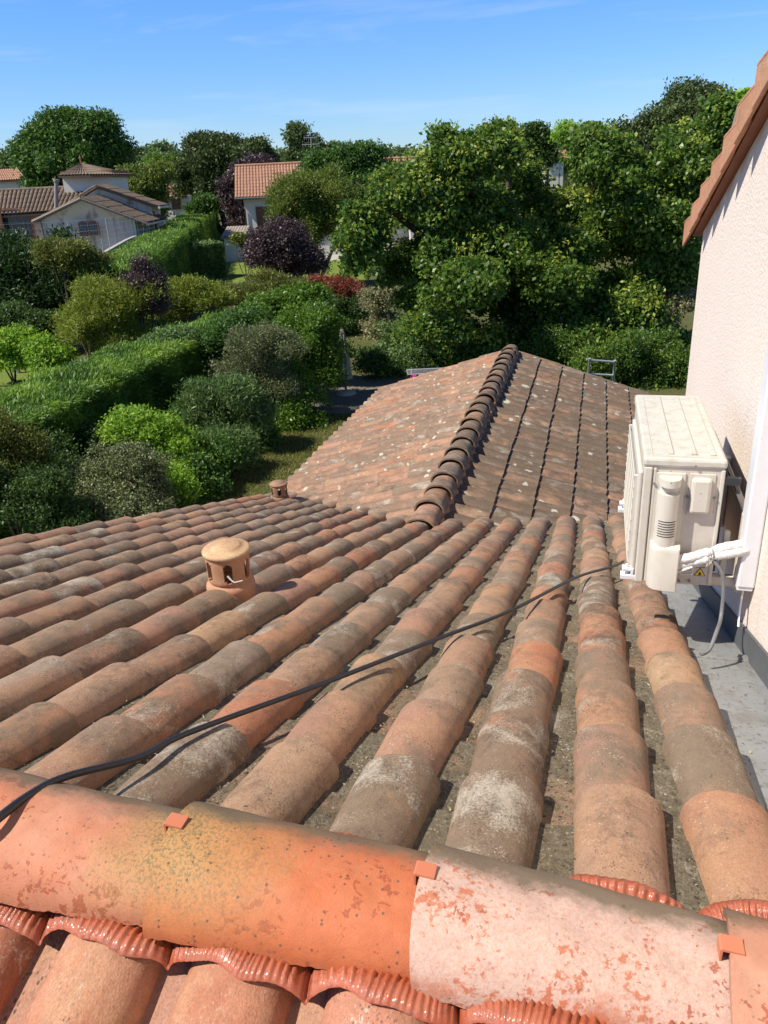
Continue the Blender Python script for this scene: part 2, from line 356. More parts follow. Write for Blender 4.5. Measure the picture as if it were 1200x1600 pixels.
# the lower roof plane (where the cover tiles rest) lies 0.736 m below the camera, measured square to it
eu, ev, en = E(1, 0, 0), E(0, cS, -sS), E(0, sS, cS)
O_main = E(0, 0, 0) - en*0.736
def mainP(u, v, n=0.0): return O_main + eu*u + ev*v + en*n
V_RIDGE = 0.84*cS + 0.32
def v_of_Y(Y, n=0.0): return (Y + 0.736*sS - n*sS)/cS
XR, YV = -1.17, 5.40                      # wing ridge line and the point where it meets the lower roof
ZR = mainP(0, v_of_Y(YV))[2]              # wing ridge height at tile base
EXP = 0.338
house = empty('tiled_house', (0, 3, GZ), label='cream rendered house with old terracotta canal tile roofs, filling the foreground', cat='house')
LEFT_U = -3.18
# --- lower roof, cover tiles
mb = MB(); mc = MB(); cols_u = [0.302 - 0.212*k for k in range(17)]
v_top = v_of_Y(0.90)
for k, u in enumerate(cols_u):
    Yv = YV + (abs(u-XR) if u < XR else 0.80*abs(u-XR)) - 0.02
    v_end = v_of_Y(min(Yv, 9.0)) + (0.05 if u > XR else 0.0)
    v = v_top - rng.uniform(0.02, 0.10) - 0.0
    off = rng.uniform(-.02, .02)
    i = 0
    while v < v_end - 0.08:
        L = min(0.42, v_end - v)
        canal(mb, O_main, eu, ev, en, u + rng.uniform(-.003, .003), v, L, nseg=16 if v < 3 else 10, nl=6 if v < 3 else 3)
        v += EXP + rng.uniform(-.006, .006); i += 1
    # channel tile to the right of this column
    uc = u + 0.106
    v = v_top - 0.15 + rng.uniform(-.02, .02); ve = v_end + 0.03
    if k == 0: ve = 0
    while v < ve - 0.05:
        L = min(0.41, ve - v)
        canal(mc, O_main, eu, ev, en, uc, v, L, wu=0.098, wl=0.094, hu=0.024, hl=0.022, lift=0.007, concave=True, nseg=8, nl=3, base=0.032, th=0.008)
        v += EXP + 0.001
mb.build('lower_roof', M_cover, house, smooth=True)
mc.build('channel_tile', M_chan, house, smooth=True, label='grey lichen crusted channels between the rows of cover tiles')
# crumbs of leaves and grit washed into the channels
DEBRIS = []
for k, u in enumerate(cols_u):
    for q in range(520 if k < 9 else 120):
        v = v_top + 0.02 + (rng.random()**1.6)*5.2
        if mainP(u, v)[1] > YV + abs(u-XR)*0.9 - 0.2: continue
        uu = u + 0.106 + rng.gauss(0, 0.016) if k else u + 0.085 + rng.random()*0.19
        DEBRIS.append(mainP(uu, v, (0.017 + abs(uu-u-0.106)*0.35) if k else 0.008))
for q in range(260):
    k = rng.randrange(0, 12); v = v_top + 0.05 + rng.random()*3.5; du_ = rng.uniform(-.05, .05)
    DEBRIS.append(mainP(cols_u[k]+du_, v, 0.075*math.sqrt(max(0, 1-(du_/.083)**2)) + 0.004))
# --- deck beneath the tiles (solid, closes every gap)
mb = MB()
def deck(pts, d=(0, 0, -0.10)): mb.prism(pts, d)
a0 = mainP(LEFT_U, v_of_Y(0.84), -0.03); a1 = mainP(0.40, v_of_Y(0.84), -0.03)
yl = YV + abs(LEFT_U-XR); yr = YV + abs(0.40-XR)
deck([a0, a1, mainP(0.40, v_of_Y(yr), -0.03), mainP(XR, v_of_Y(YV), -0.03), mainP(LEFT_U, v_of_Y(yl), -0.03)])
nz0 = a0[2]
deck([E(LEFT_U, 0.84, nz0), E(0.585, 0.84, nz0), E(0.585, -3.5, nz0-4.34*sS/cS), E(LEFT_U, -3.5, nz0-4.34*sS/cS)])
Y2 = 11.9; WD = 1.98
zl = ZR - WD*sS/cS - 0.03
deck([E(XR, YV, ZR-.03), E(XR, Y2, ZR-.03), E(XR-WD, Y2, zl), E(XR-WD, YV+WD, zl)])
deck([E(XR, YV, ZR-.03), E(XR+WD, YV+WD, zl), E(XR+WD, Y2, zl), E(XR, Y2, ZR-.03)])
mb.build('roof_deck', simple('roof_boarding', (0.11, 0.08, 0.06), 0.9), house)
# --- wing roof: two slopes
for side, mat in ((-1, M_wingL), (1, M_wingR)):
    mb = MB(); mc = MB()
    wv = E(side*cS, 0, -sS); wn = E(side*sS, 0, cS); wu = E(0, 1, 0); O = E(XR, 0, ZR)
    y = YV + 0.12
    rr = random.Random(21+side)
    while y < Y2:
        lim = min(WD/cS + 0.05, (y - YV)/cS)
        v = 0.02; 
        jit = rr.uniform(-.004, .004) if side > 0 else rr.uniform(-.03, .03)
        v += jit
        while v < lim - 0.06:
            L = min(0.42, lim - v + (0.02 if lim < 2 else 0.02))
            canal(mb, O, wu, wv, wn, y, v, L, wu=0.078 if side < 0 else 0.086, wl=0.090 if side < 0 else 0.097, hu=0.064 if side < 0 else 0.030, hl=0.072 if side < 0 else 0.034, lift=0.014 if side < 0 else 0.026, rj=1.0 if side < 0 else 0.35, nseg=10, nl=2, r=rr)
            v += EXP - 0.004
        uc = y + 0.106; v = 0.0; lim2 = min(WD/cS+0.03, (uc-YV)/cS)
        while v < lim2 - 0.06:
            canal(mc, O, wu, wv, wn, uc, v, min(0.41, lim2-v), wu=0.078, wl=0.066, hu=0.03, hl=0.026, lift=0.013, concave=True, nseg=6, nl=1, base=0.018, r=rr)
            v += EXP
        y += 0.212
    mb.build('wing_roof', mat, house, smooth=True, label='wing roof slope left of its ridge, pinkish tiles with small pale lichens' if side < 0 else 'wing roof slope right of its ridge, dark brown tiles with round cream lichens')
    mc.build('channel_tile', M_chan, house, smooth=True)
# wing ridge tiles
rr = random.Random(5)
for i in range(20):
    mb = MB(); y0 = YV - 0.10 + i*0.328
    # wide end towards the camera, lying over the nearer tile
    O = E(XR + rr.uniform(-.006, .006), 0, ZR + 0.02)
    canal(mb, O, E(-1, 0, 0), E(0, -1, 0), E(0, 0, 1), 0, -(y0+0.42), 0.42, wu=0.098, wl=0.122, hu=0.088, hl=0.104, lift=0.030 if i else 0.012, nseg=16, nl=4, th=0.013, r=rr)
    mb.build('ridge_tile', M_crown2, house, smooth=True)
# mortar under the wing ridge tiles
mb = MB()
for side in (-1, 1):
    P = []
    for y in np.arange(YV+0.05, Y2-0.02, 0.03):
        e = 0.128 + 0.012*math.sin(y*29.6) + rr.uniform(-.008, .008)
        P.append([E(XR+side*0.07, y, ZR+0.05), E(XR+side*e*0.9, y, ZR+0.040-rr.uniform(0, .012)), E(XR+side*e, y, ZR-0.02)])
    mb.grid(P)
mb.build('ridge_mortar', simple('pink_mortar', (0.40, 0.22, 0.15), 0.95, 0.1, var=0.25, scale=20, bstr=0.8, bscale=90), house)
# --- foreground ridge: four big half-round caps laid from right to left, orange clips at the laps
def capmat(name, base, second, bloom, bloom_amt, speck, lich, film=0.5, grad=None, seed=0.0):
    """fired clay with lime bloom, flaked patches and lichen grains"""
    m, t, b = newmat(name, 0.62, 0.35)
    mpn = t.nodes.new('ShaderNodeMapping'); mpn.inputs['Location'].default_value = (seed, seed*1.7, seed*.6)
    t.links.new(objco(t), mpn.inputs[0]); co = mpn.outputs[0]
    sx = N(t, 'SeparateXYZ'); t.links.new(attr(t, 'tv', 1), sx.inputs[0])
    along, ang = sx.outputs[0], sx.outputs[1]        # 0 = left end .. 1 right end ; 0 = near edge .. 1 = far edge
    c = mixc(t, ramp(t, noise(t, co, 9, 4, 0.6), [(0.35, 0.0), (0.65, 1.0)]), base, second)
    bl = math_(t, 'ADD', noise(t, co, 5.5, 4, 0.6), math_(t, 'MULTIPLY', math_(t, 'SUBTRACT', noise(t, co, 120, 4, 0.75), 0.5), 0.25))
    if bloom_amt > 0.6:
        bl = math_(t, 'ADD', bl, math_(t, 'MULTIPLY', ramp(t, ang, [(0.05, 0.0), (0.35, 1.0)]), 0.28))
    bf = ramp(t, bl, [(0.56-bloom_amt*.12, 0.0), (0.70-bloom_amt*.12, min(0.95, bloom_amt))])
    # flakes where the bloom is missing
    fl = math_(t, 'ADD', noise(t, co, 80, 5, 0.66, 0.2), math_(t, 'MULTIPLY', math_(t, 'SUBTRACT', noise(t, co, 7.0, 2), 0.5), 0.75))
    band = ramp(t, ang, [(0.0, 0.10), (0.22, -0.02 if False else 0.0), (0.42, 0.06), (0.60, 0.0)])
    fl = math_(t, 'ADD', fl, band)
    ff = ramp(t, fl, [(0.63, 1.0), (0.70, 0.0)])
    c = mixc(t, math_(t, 'MULTIPLY', math_(t, 'MULTIPLY', bf, ff), ramp(t, noise(t, co, 170, 4, 0.8), [(0.34, 0.55), (0.56, 1.0)])), c, bloom)
    # rusty droplets
    dr = ramp(t, math_(t, 'ADD', noise(t, co, 55, 4, 0.7, 0.3), math_(t, 'MULTIPLY', math_(t, 'SUBTRACT', noise(t, co, 8, 2), 0.5), 0.5)), [(0.61, 0.0), (0.64, 0.8)])
    c = mixc(t, dr, c, (0.30, 0.07, 0.03))
    c = mixc(t, 1.0, c, ramp(t, noise(t, co, 24, 6, 0.75), [(0.3, 0.86), (0.7, 1.12)]), 'MULTIPLY')
    # yellow-grey lichen crust over part of the length (grad = from, to)
    if grad:
        g = ramp(t, math_(t, 'ADD', along, math_(t, 'MULTIPLY', math_(t, 'SUBTRACT', noise(t, co, 10, 4, 0.7), 0.5), 0.45)), grad)
        g = math_(t, 'MULTIPLY', g, ramp(t, ang, [(0.02, 0.1), (0.35, 1.0)]))
        c = mixc(t, math_(t, 'MULTIPLY', g, 0.8), c, (0.42, 0.25, 0.09))
        gr = ramp(t, noise(t, co, 210, 4, 0.75), [(0.50, 0.0), (0.56, 0.85)])
        c = mixc(t, math_(t, 'MULTIPLY', gr, g), c, (0.17, 0.13, 0.065))
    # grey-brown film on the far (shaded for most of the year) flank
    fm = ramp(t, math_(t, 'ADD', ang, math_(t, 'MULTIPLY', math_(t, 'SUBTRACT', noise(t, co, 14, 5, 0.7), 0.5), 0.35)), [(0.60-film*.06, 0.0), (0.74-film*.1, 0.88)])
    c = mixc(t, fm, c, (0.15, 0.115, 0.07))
    v = N(t, 'TexVoronoi'); v.inputs['Scale'].default_value = 110; t.links.new(co, v.inputs['Vector'])
    vs = N(t, 'SeparateXYZ'); t.links.new(v.outputs['Color'], vs.inputs[0])
    d = math_(t, 'MULTIPLY', ramp(t, v.outputs['Distance'], [(0.16, 1.0), (0.30, 0.0)]), ramp(t, vs.outputs[0], [(0.80, 0.0), (0.84, 1.0)]))
    c = mixc(t, math_(t, 'MULTIPLY', d, speck), c, (0.11, 0.075, 0.05))
    v2 = N(t, 'TexVoronoi'); v2.inputs['Scale'].default_value = 30; t.links.new(co, v2.inputs['Vector'])
    vs2 = N(t, 'SeparateXYZ'); t.links.new(v2.outputs['Color'], vs2.inputs[0])
    d2 = math_(t, 'MULTIPLY', ramp(t, v2.outputs['Distance'], [(0.08, 1.0), (0.13, 0.0)]), ramp(t, vs2.outputs[1], [(0.88, 0.0), (0.9, 1.0)]))
    c = mixc(t, math_(t, 'MULTIPLY', d2, lich), c, (0.10, 0.085, 0.06))
    t.links.new(c, b.inputs['Base Color'])
    bump(t, b, math_(t, 'ADD', noise(t, co, 300, 4, 0.7), math_(t, 'MULTIPLY', noise(t, co, 45, 4), 1.2)), 0.45, 0.0022)
    return m
capm = [capmat('salmon_ridge_clay', (0.459,0.174,0.092), (0.492,0.222,0.133), (0.508,0.281,0.192), 0.45, 0.6, 0.5, grad=[(0.62, 0.0), (0.9, 1.0)], seed=3),
        capmat('orange_ridge_clay', (0.459,0.126,0.048), (0.476,0.148,0.063), (0.492,0.252,0.148), 0.22, 0.9, 1.0, grad=[(0.10, 1.0), (0.55, 0.0)], seed=8),
        capmat('limebloom_ridge_clay', (0.426,0.141,0.074), (0.451,0.170,0.096), (0.54,0.42,0.355), 0.82, 0.45, 0.6, film=1.0, seed=14),
        capmat('beige_ridge_clay', (0.451,0.200,0.126), (0.492,0.252,0.163), (0.492,0.296,0.215), 0.5, 0.7, 0.5, seed=20)]
YA, ZA = 0.842, -1.016
cap_x = [(-0.985, -0.555), (-0.585, -0.150), (-0.190, 0.268), (0.225, 0.585)]
caplab = ['salmon orange ridge tile at the left picture edge, ochre towards its right end', 'bright orange ridge tile with a yellow lichen crust on its left end', 'ridge tile covered in whitish lime bloom with flaked orange patches', 'plain beige orange ridge tile in the bottom right corner']
M_clip = simple('orange_painted_clip', (0.50, 0.17, 0.09), 0.45, 0.5)
for k, (x0, x1) in enumerate(cap_x):
    mb = MB(); P = []; TV = []
    nl, ns = 48, 30
    rk2 = random.Random(50+k)
    for shell in (0, 1):
        for i in (range(nl+1) if shell == 0 else range(nl, -1, -1)):
            s = i/nl; x = x0 + (x1-x0)*s
            ww = (0.119 - 0.019*s) - 0.013*shell; hh = (0.0915 - 0.0195*s) - 0.013*shell
            lip = 0.004*math.exp(-((s-0.985)/0.02)**2) if k == 3 else 0
            z0 = -1.022 - 0.035*x - (0.030*s if k == 2 else 0.026 if k == 3 else 0); YA = 0.8214 + 0.02*x
            ring = []
            for j in range(ns+1):
                a = PI*(j/ns) ; y = YA - math.cos(a)*(ww+lip)
                zz = z0 + (hh+lip)*math.sin(a)**0.9 + 0.0014*math.sin(s*7+k+a*3) + 0.0008*math.sin(s*23+a*9)
                if j in (0, ns): zz += rk2.uniform(-.0016, .0016); y += rk2.uniform(-.0012, .0012)
                xx = x + (0.006*math.sin(a*2+k) if i in (0, nl) else 0) + 0.03*(0.5-j/ns)*(0) 
                ring.append((xx, y + 0.000*s, zz + 0.0)); TV.append((s, j/ns, 0))
            P.append(ring)
    mb.grid(P, closed_u=True, tv=np.array(TV))
    cap_o = mb.build('ridge_tile', capm[k], house, smooth=True, label=caplab[k])
    e = cap_o.modifiers.new('e', 'EDGE_SPLIT'); e.split_angle = math.radians(50)
    if k:
        zc = -1.022 - 0.035*x0 + 0.0905 - (0.026 if k == 3 else 0); YA = 0.8214; xs = x0 - 0.004
        mb = MB(); w2 = 0.0125
        prof = [(xs+0.020, zc+0.001), (xs+0.020, zc+0.0035), (xs-0.008, zc+0.006), (xs-0.0105, zc+0.004), (xs-0.010, zc-0.024), (xs-0.0075, zc-0.024), (xs-0.007, zc+0.002)]
        mb.prism([(p[0], YA-w2+0.004, p[1]) for p in prof], (0, 2*w2, 0))
        mb.build('clip', M_clip, cap_o)
# --- pleated red flashing strip under the caps, both sides
near_cols = [-0.654 + 0.2135*k for k in range(-3, 7)]
far_cols = cols_u
def strip_h(X, centres, R, hc):
    d = min(abs(X-c) for c in centres)
    return hc*math.sqrt(max(0.0, 1-(d/R)**2)) if d < R else 0.0
M_pleat, t, b = newmat('red_pleated_foil', 0.24, 0.7, 0.0)
co = objco(t)
c = mixc(t, noise(t, co, 14, 5, 0.7), (0.28, 0.050, 0.018), (0.44, 0.11, 0.04))
c = mixc(t, ramp(t, noise(t, co, 60, 4, 0.7), [(0.55, 0.0), (0.70, 0.7)]), c, (0.13, 0.05, 0.03))
c = mixc(t, ramp(t, noise(t, co, 33, 5, 0.8), [(0.52, 0.0), (0.70, 0.4)]), c, (0.40, 0.17, 0.09))
t.links.new(c, b.inputs['Base Color']); t.links.new(ramp(t, noise(t, co, 33, 5, 0.8), [(0.42, 0.2), (0.62, 0.7)]), b.inputs['Roughness']); bump(t, b, noise(t, co, 150, 5, 0.8), 0.5, 0.004)
b.inputs['Coat Weight'].default_value = 0.3; b.inputs['Coat Roughness'].default_value = 0.12
tanS = sS/cS
Zbase = mainP(0, v_of_Y(0.84))[2]
def strip(side, centres, reach, name_label):
    mb = MB(); P = []
    ph = 0; rp = random.Random(9)
    for X in np.arange(-1.25, 0.58, 0.0022):
        hcv = strip_h(X, centres, 0.104, 0.076); hcv = 0.034 + hcv*0.60 if side < 0 else hcv
        ph += 0.0022*2*PI/(0.0105 + 0.003*math.sin(X*17) + 0.0015*math.sin(X*143))
        row = []
        wob = 0.012*math.sin(X*29.4+1)+0.005*math.sin(X*71)
        for q, s in enumerate((0, .12, .25, .4, .55, .7, .85, .97, 1.0)):
            y = 0.826 + side*(0.055 + (reach + wob*0.6)*s)
            zb = Zbase - abs(y-0.842)*tanS
            hh = hcv*(0.35+0.65*min(1, s*1.4)) + 0.030*(1-min(1, s*1.4))*0 + 0.012
            amp = 0.0036*math.sin(PI*min(1, max(0, s)))**0.6 if 0 < s < 1 else 0.0005
            amp *= 0.45 + 0.55*min(1, hcv/0.05)
            z = zb + hh + (1-s)*0.0 + amp*(0.9+0.3*math.sin(X*211+s*3))*math.sin(ph + s*1.6 + 0.6*math.sin(X*60+s*2)) - (0.004 if s == 1.0 else 0)
            row.append((X + 0.004*math.sin(s*4+X*30), y, z))
        P.append(row)
    mb.grid(P); o = mb.build('ridge_flashing', M_pleat, house, smooth=True, label=name_label)
strip(-1, near_cols, 0.092, 'glossy red pleated flashing strip under the near edge of the ridge tiles')
strip(1, far_cols, 0.046, 'red pleated flashing strip peeking out beyond the ridge tiles')
# --- near slope below the ridge
mb = MB(); mc = MB()
nv = E(0, -cS, -sS); nn = E(0, -sS, cS); O = E(0, 0.84, Zbase)
rr = random.Random(11)
for c_ in near_cols:
    if c_ > 0.56: continue
    v = 0.10
    for i in range(9):
        canal(mb, O, E(-1, 0, 0), nv, nn, -c_, v, 0.42, wu=0.080, wl=0.088, hu=0.068, hl=0.076, nseg=16, nl=6, r=rr)
        v += EXP
    v = 0.06
    for i in range(9):
        canal(mc, O, E(-1, 0, 0), nv, nn, -(c_+0.107), v, 0.41, wu=0.078, wl=0.066, hu=0.022, hl=0.020, lift=0.013, concave=True, nseg=8, nl=3, base=0.020, r=rr); v += EXP
mb.build('near_roof', M_new, house, smooth=True, label='fresh pinkish orange cover tiles below the ridge at the bottom left')
mc.build('channel_tile', tile_material('speckled_pink_clay', [PINK, (0.40,0.22,0.16)], film=(0.2,0.12,0.09), film_amt=0.2, spots=0.1, pale=0.3, bscale=0.6, black=0.8), house, smooth=True)
# --- tall wall on the right, upper roof and its verge
XW = 0.585
rk = math.radians(17.7); tR = math.tan(rk)
YE = 5.15; zE = -0.375
def zrake(y): return zE + (YE - y)*tR
mb = MB()
yb = -3.5
prof = [E(XW, YE, GZ), E(XW, YE, zE), E(XW, yb, zrake(yb)), E(XW, yb, GZ)]
mb.prism(prof, (6.0, 0, 0)); mb.build('wall', M_render, house, label='tall pinkish cream roughcast wall on the right')
# upper roof slab + tiles
mb = MB()
mb.prism([E(XW-0.040, YE+0.16, zrake(YE+0.16)+0.012), E(XW-0.040, yb, zrake(yb)+0.012), E(XW-0.040, yb, zrake(yb)+0.055), E(XW-0.040, YE+0.16, zrake(YE+0.16)+0.055)], (6.1, 0, 0))
mb.build('verge_board', simple('verge_underlay', (0.30, 0.14, 0.09), 0.85, var=0.25, scale=12), house)
uv_, un_ = E(0, math.cos(rk), -math.sin(rk)), E(0, math.sin(rk), math.cos(rk))
mb = MB(); rr = random.Random(31); O = E(0, YE+0.18, zrake(YE+0.18)+0.062)
for q in range(4):
    v = -9.0 + 0.0
    v = 0.0
    for i in range(26):
        canal(mb, O, E(1, 0, 0), uv_, un_, XW+0.04+0.212*q, -(i+1)*0.335, 0.40, lift=0.016, nseg=10, nl=2, r=rr)
mb.build('upper_roof', M_verge, house, smooth=True)
# stepped verge tiles: a cover with a flap hanging down the wall side
rr = random.Random(17)
for i in range(12):
    y1 = YE + 0.20 - i*0.330; y0 = y1 - 0.40; mb = MB()
    so_ = np.array([rr.uniform(0, 9), rr.uniform(0, 9), 0]); g = rr.random()
    z1, z0 = zrake(y1), zrake(y0)
    xo = XW - 0.058 + rr.uniform(-.003, .003)
    # flap (lower end hangs lower and stands prouder, giving the saw-tooth edge)
    A = [E(xo-0.030, y1, z1+0.100), E(xo-0.030, y1, z1-0.034), E(xo+.006, y0, z0+0.024), E(xo+.006, y0, z0+0.070)]
    mb.prism(A, (0.013, 0, 0), tc=so_+np.zeros(3), tv=np.array([g, .3, .3]))
    B = [E(xo-0.030, y1, z1+0.100), E(xo+.006, y0, z0+0.070), E(xo+0.08, y0, z0+0.086), E(xo+0.08, y1, z1+0.116)]
    mb.prism(B, (0, 0, 0.013), tc=so_+np.zeros(3), tv=np.array([g, .3, .3]))
    # replace flat 'tc' with real positions
    V = np.vstack(mb.v); mb.a['tc'] = [V + so_]
    mb.build('verge_tile', M_verge, house, bevel=0.003)
# lower walls under the eaves and the wing
mb = MB()
z_ev = mainP(0, v_of_Y(yl), -0.14)[2]
mb.prism([E(LEFT_U+0.25, 7.3, GZ), E(LEFT_U+0.25, 7.3, z_ev+0.1), E(LEFT_U+0.25, 0.84, Zbase-0.15), E(LEFT_U+0.25, -3.4, Zbase-1.5), E(LEFT_U+0.25, -3.4, GZ)], (0.2, 0, 0))
mb.prism([E(LEFT_U+0.25, 7.3, GZ), E(LEFT_U+0.25, Y2-0.3, GZ), E(LEFT_U+0.25, Y2-0.3, z_ev-0.05), E(LEFT_U+0.25, 7.3, z_ev-0.05)], (0.2, 0, 0))
mb.prism([E(XR-WD+0.27, Y2-0.5, GZ), E(XR+WD-0.25, Y2-0.5, GZ), E(XR+WD-0.25, Y2-0.5, zl-0.08), E(XR, Y2-0.5, ZR-0.16), E(XR-WD+0.27, Y2-0.5, zl-0.08)], (0, 0.2, 0))
mb.prism([E(XR+WD-0.45, 7.5, GZ), E(XR+WD-0.45, Y2-0.5, GZ), E(XR+WD-0.45, Y2-0.5, zl-0.10), E(XR+WD-0.45, 7.5, zl-0.10)], (0.2, 0, 0))
mb.build('wall', M_render, house)
# --- zinc channel and dark upstand beside the wall
mb = MB()
P = []
for v in np.linspace(v_of_Y(0.95), v_of_Y(5.3), 30):
    P.append([mainP(0.37, v, 0.035), mainP(0.385, v, 0.02), mainP(0.39, v, 0.004), mainP(XW-0.004, v, 0.004)])
mb.grid(P)
mb.box(mainP(0.48, v_of_Y(2.50), 0.012), (0.20, 0.03, 0.012), M=np.array([eu, ev, en]).T)
for Yq in (1.35, 2.5, 3.9):
    mb.box(mainP(0.485, v_of_Y(Yq), 0.007), (0.185, 0.055, 0.004), M=np.array([eu, ev, en]).T)
mb.build('zinc_gutter', M_zinc, house, label='pale grey zinc channel between the last tile row and the wall')
mb = MB()
mb.prism([mainP(XW-0.012, v_of_Y(0.3), 0.004), mainP(XW-0.012, v_of_Y(5.15), 0.004), mainP(XW-0.012, v_of_Y(5.15), 0.095), mainP(XW-0.012, v_of_Y(0.3), 0.095)], (0.010, 0, 0))
mb.build('upstand_flashing', M_slate, house)
# --- two clay roof vents
M_vent = tile_material('pale_clay_vent', [(0.54,0.27,0.175), (0.53,0.27,0.17)], film=(0.3,0.18,0.12), film_amt=0.05, spots=0.0, black=0.1, pale=0.1)
M_ventcap = tile_material('ochre_clay_vent_cap', [(0.60,0.42,0.24), (0.60,0.42,0.24)], film=(0.35,0.24,0.13), film_amt=0.1, spots=0.0, black=0.1, pale=0.3)
M_vent2 = tile_material('brown_clay_vent', [BROWN, (0.27,0.16,0.11)], film=(0.13,0.09,0.065), film_amt=0.5, spots=0.2, pale=0.2)
def roof_vent(x, y, zb, mb_body, mb_cap, s, label):
    v = empty('roof_vent', (x, y, zb)); v.parent = house; v.location = Vector((x, y, zb)) - house.location
    tag(v, label=label)
    seg = 60; mb = MB()
    rows = [(-0.10, .100), (-0.02, .099), (0.02, .101), (0.045, .103), (0.06, .101), (0.07, .092), (0.076, .085)]
    rows += [(z, .0895+0.003*abs(z-0.12)*10) for z in np.linspace(0.086, 0.190, 14)] + [(0.20, .093), (0.205, .093)]
    ring = []; TC = []
    def pt(r, z, k): a = 2*PI*k/seg; return (x + s*r*math.cos(a), y + s*r*math.sin(a), zb + s*z)
    V = []; Fc = []
    nr = len(rows)
    for lay in (0, 1):
        for (z, r) in rows:
            for k in range(seg): V.append(pt(r - 0.013*lay, z, k))
    def hole(i, k):
        zc = (rows[i][0]+rows[i+1][0])/2; kk = (k+4) % 10   # six slots
        if not (0.092 < zc < 0.184): return False
        end = zc < 0.101 or zc > 0.176
        return kk in ((1, 2, 3, 4) if not end else (2, 3))
    idx = lambda lay, i, k: lay*nr*seg + i*seg + k % seg
    for i in range(nr-1):
        for k in range(seg):
            if hole(i, k):
                continue
            Fc.append((idx(0, i, k), idx(0, i, k+1), idx(0, i+1, k+1), idx(0, i+1, k)))
            Fc.append((idx(1, i, k), idx(1, i+1, k), idx(1, i+1, k+1), idx(1, i, k+1)))
            for (di, dk, e0, e1) in ((0, 1, (i, k+1), (i+1, k+1)), (0, -1, (i, k), (i+1, k)), (1, 0, (i+1, k), (i+1, k+1)), (-1, 0, (i, k), (i, k+1))):
                if 0 <= i+di < nr-1 and hole(i+di, k+dk): Fc.append((idx(0, *e0), idx(0, *e1), idx(1, *e1), idx(1, *e0)))
    V = np.array(V)
    mb.add(V, Fc, tc=V*1.0+x, tv=np.array([.4, .3, .3]))
    # small collar tile under the vent, lying in the row
    o = mb.build('body', mb_body, v, smooth=True); e = o.modifiers.new('e', 'EDGE_SPLIT'); e.split_angle = math.radians(40)
    mb = MB(); z0 = 0.197
    prof = [(0.0, 0.0), (.090, 0.0), (.097, .002), (.101, .009), (.101, .016), (.097, .021), (.086, .026), (.066, .028), (.062, .034), (.054, .039), (.030, .042), (0.0, .043)]
    V0 = len(mb.v)
    mb.lathe((x, y, zb+s*z0), [(s*r, s*z) for r, z in prof], 48)
    Vv = np.vstack(mb.v); mb.a = {'tc': [Vv*1.0], 'tv': [np.tile((.5, .4, .4), (len(Vv), 1))]}
    mb.build('cap', mb_cap, v, smooth=True)
    return v
pv = mainP(-1.395, v_of_Y(2.635), 0.05)
v1 = roof_vent(-1.395, 2.64, pv[2]-0.005, M_vent, M_ventcap, 0.98, 'pale clay roof vent with slots and an ochre domed cap')
mb = MB()   # torn web and twig in one slot
mb.tube([(-1.352, 2.553, pv[2]+0.115), (-1.33, 2.548, pv[2]+0.104), (-1.30, 2.562, pv[2]+0.108)], 0.0028, 5)
mb.tube([(-1.345, 2.552, pv[2]+0.112), (-1.360, 2.553, pv[2]+0.128)], 0.004, 5)
mb.build('fibre_scrap', simple('white_fibre', (0.62, 0.6, 0.55), 0.9), v1)
pv = mainP(-2.80, v_of_Y(6.50), 0.05)
roof_vent(-2.80, 6.50, pv[2], M_vent2, M_vent2, 0.86, 'smaller dark brown clay roof vent at the far left corner of the lower roof')
# ------------------------------------------------------------------ air conditioner
ac = empty('air_conditioner', (0.33, 3.06, -1.40), label='cream outdoor air conditioner unit on a bracket against the right wall', cat='air conditioner')
x0, x1, y0, y1, z0, z1 = 0.195, 0.448, 2.645, 3.46, -1.375, -0.905
def cbox(mb, a, b_): mb.box(((a[0]+b_[0])/2, (a[1]+b_[1])/2, (a[2]+b_[2])/2), (abs(b_[0]-a[0]), abs(b_[1]-a[1]), abs(b_[2]-a[2]))); return mb
m_ = cbox(MB(), (x0, y0, z0), (x1, y1, z1-0.03)); m_.build('casing', M_ac, ac, bevel=0.008)
lid = cbox(MB(), (x0-0.006, y0-0.008, z1-0.034), (x1+0.006, y1+0.006, z1)).build('lid', M_aclid, ac, bevel=0.010)
mb = MB()
for fx in (0.33, 0.62, 0.86):
    xx = x0 + (x1-x0)*fx
    cbox(mb, (xx-0.009, y0+0.035, z1), (xx+0.009, y1-0.03, z1+0.005))
cbox(mb, (x0+0.02, y0+0.012, z1), (x1-0.02, y0+0.03, z1+0.0022)); cbox(mb, (x0+0.012, y0+0.03, z1), (x0+0.026, y1-0.03, z1+0.0022))
mb.build('lid_rib', M_aclid, lid, bevel=0.0008)
mb = MB()
for k in range(2): mb.lathe((x0+0.06+0.13*k, y0-0.0085, z1-0.02), [(0.0, 0.0), (0.004, 0.0)], 10)
# front grille (faces left)
mb = MB()
cbox(mb, (x0-0.016, y0+0.02, z0+0.015), (x0, y1-0.16, z1-0.06))
g = mb.build('front_panel', M_acpl, ac, bevel=0.006)
mb = MB()
for k in range(26):
    yy = y0+0.05+k*0.0235; cbox(mb, (x0-0.026, yy, z0+0.05), (x0-0.020, yy+0.003, z1-0.09))
for zz in np.linspace(z0+0.05, z1-0.09, 9): cbox(mb, (x0-0.028, y0+0.045, zz-0.002), (x0-0.0245, y0+0.66, zz+0.002))
for k in (0, 1): cbox(mb, (x0-0.026, y0+0.045+k*0.6, z0+0.045), (x0-0.014, y0+0.060+k*0.6, z1-0.085))
mb.build('grille', M_acpl, g)
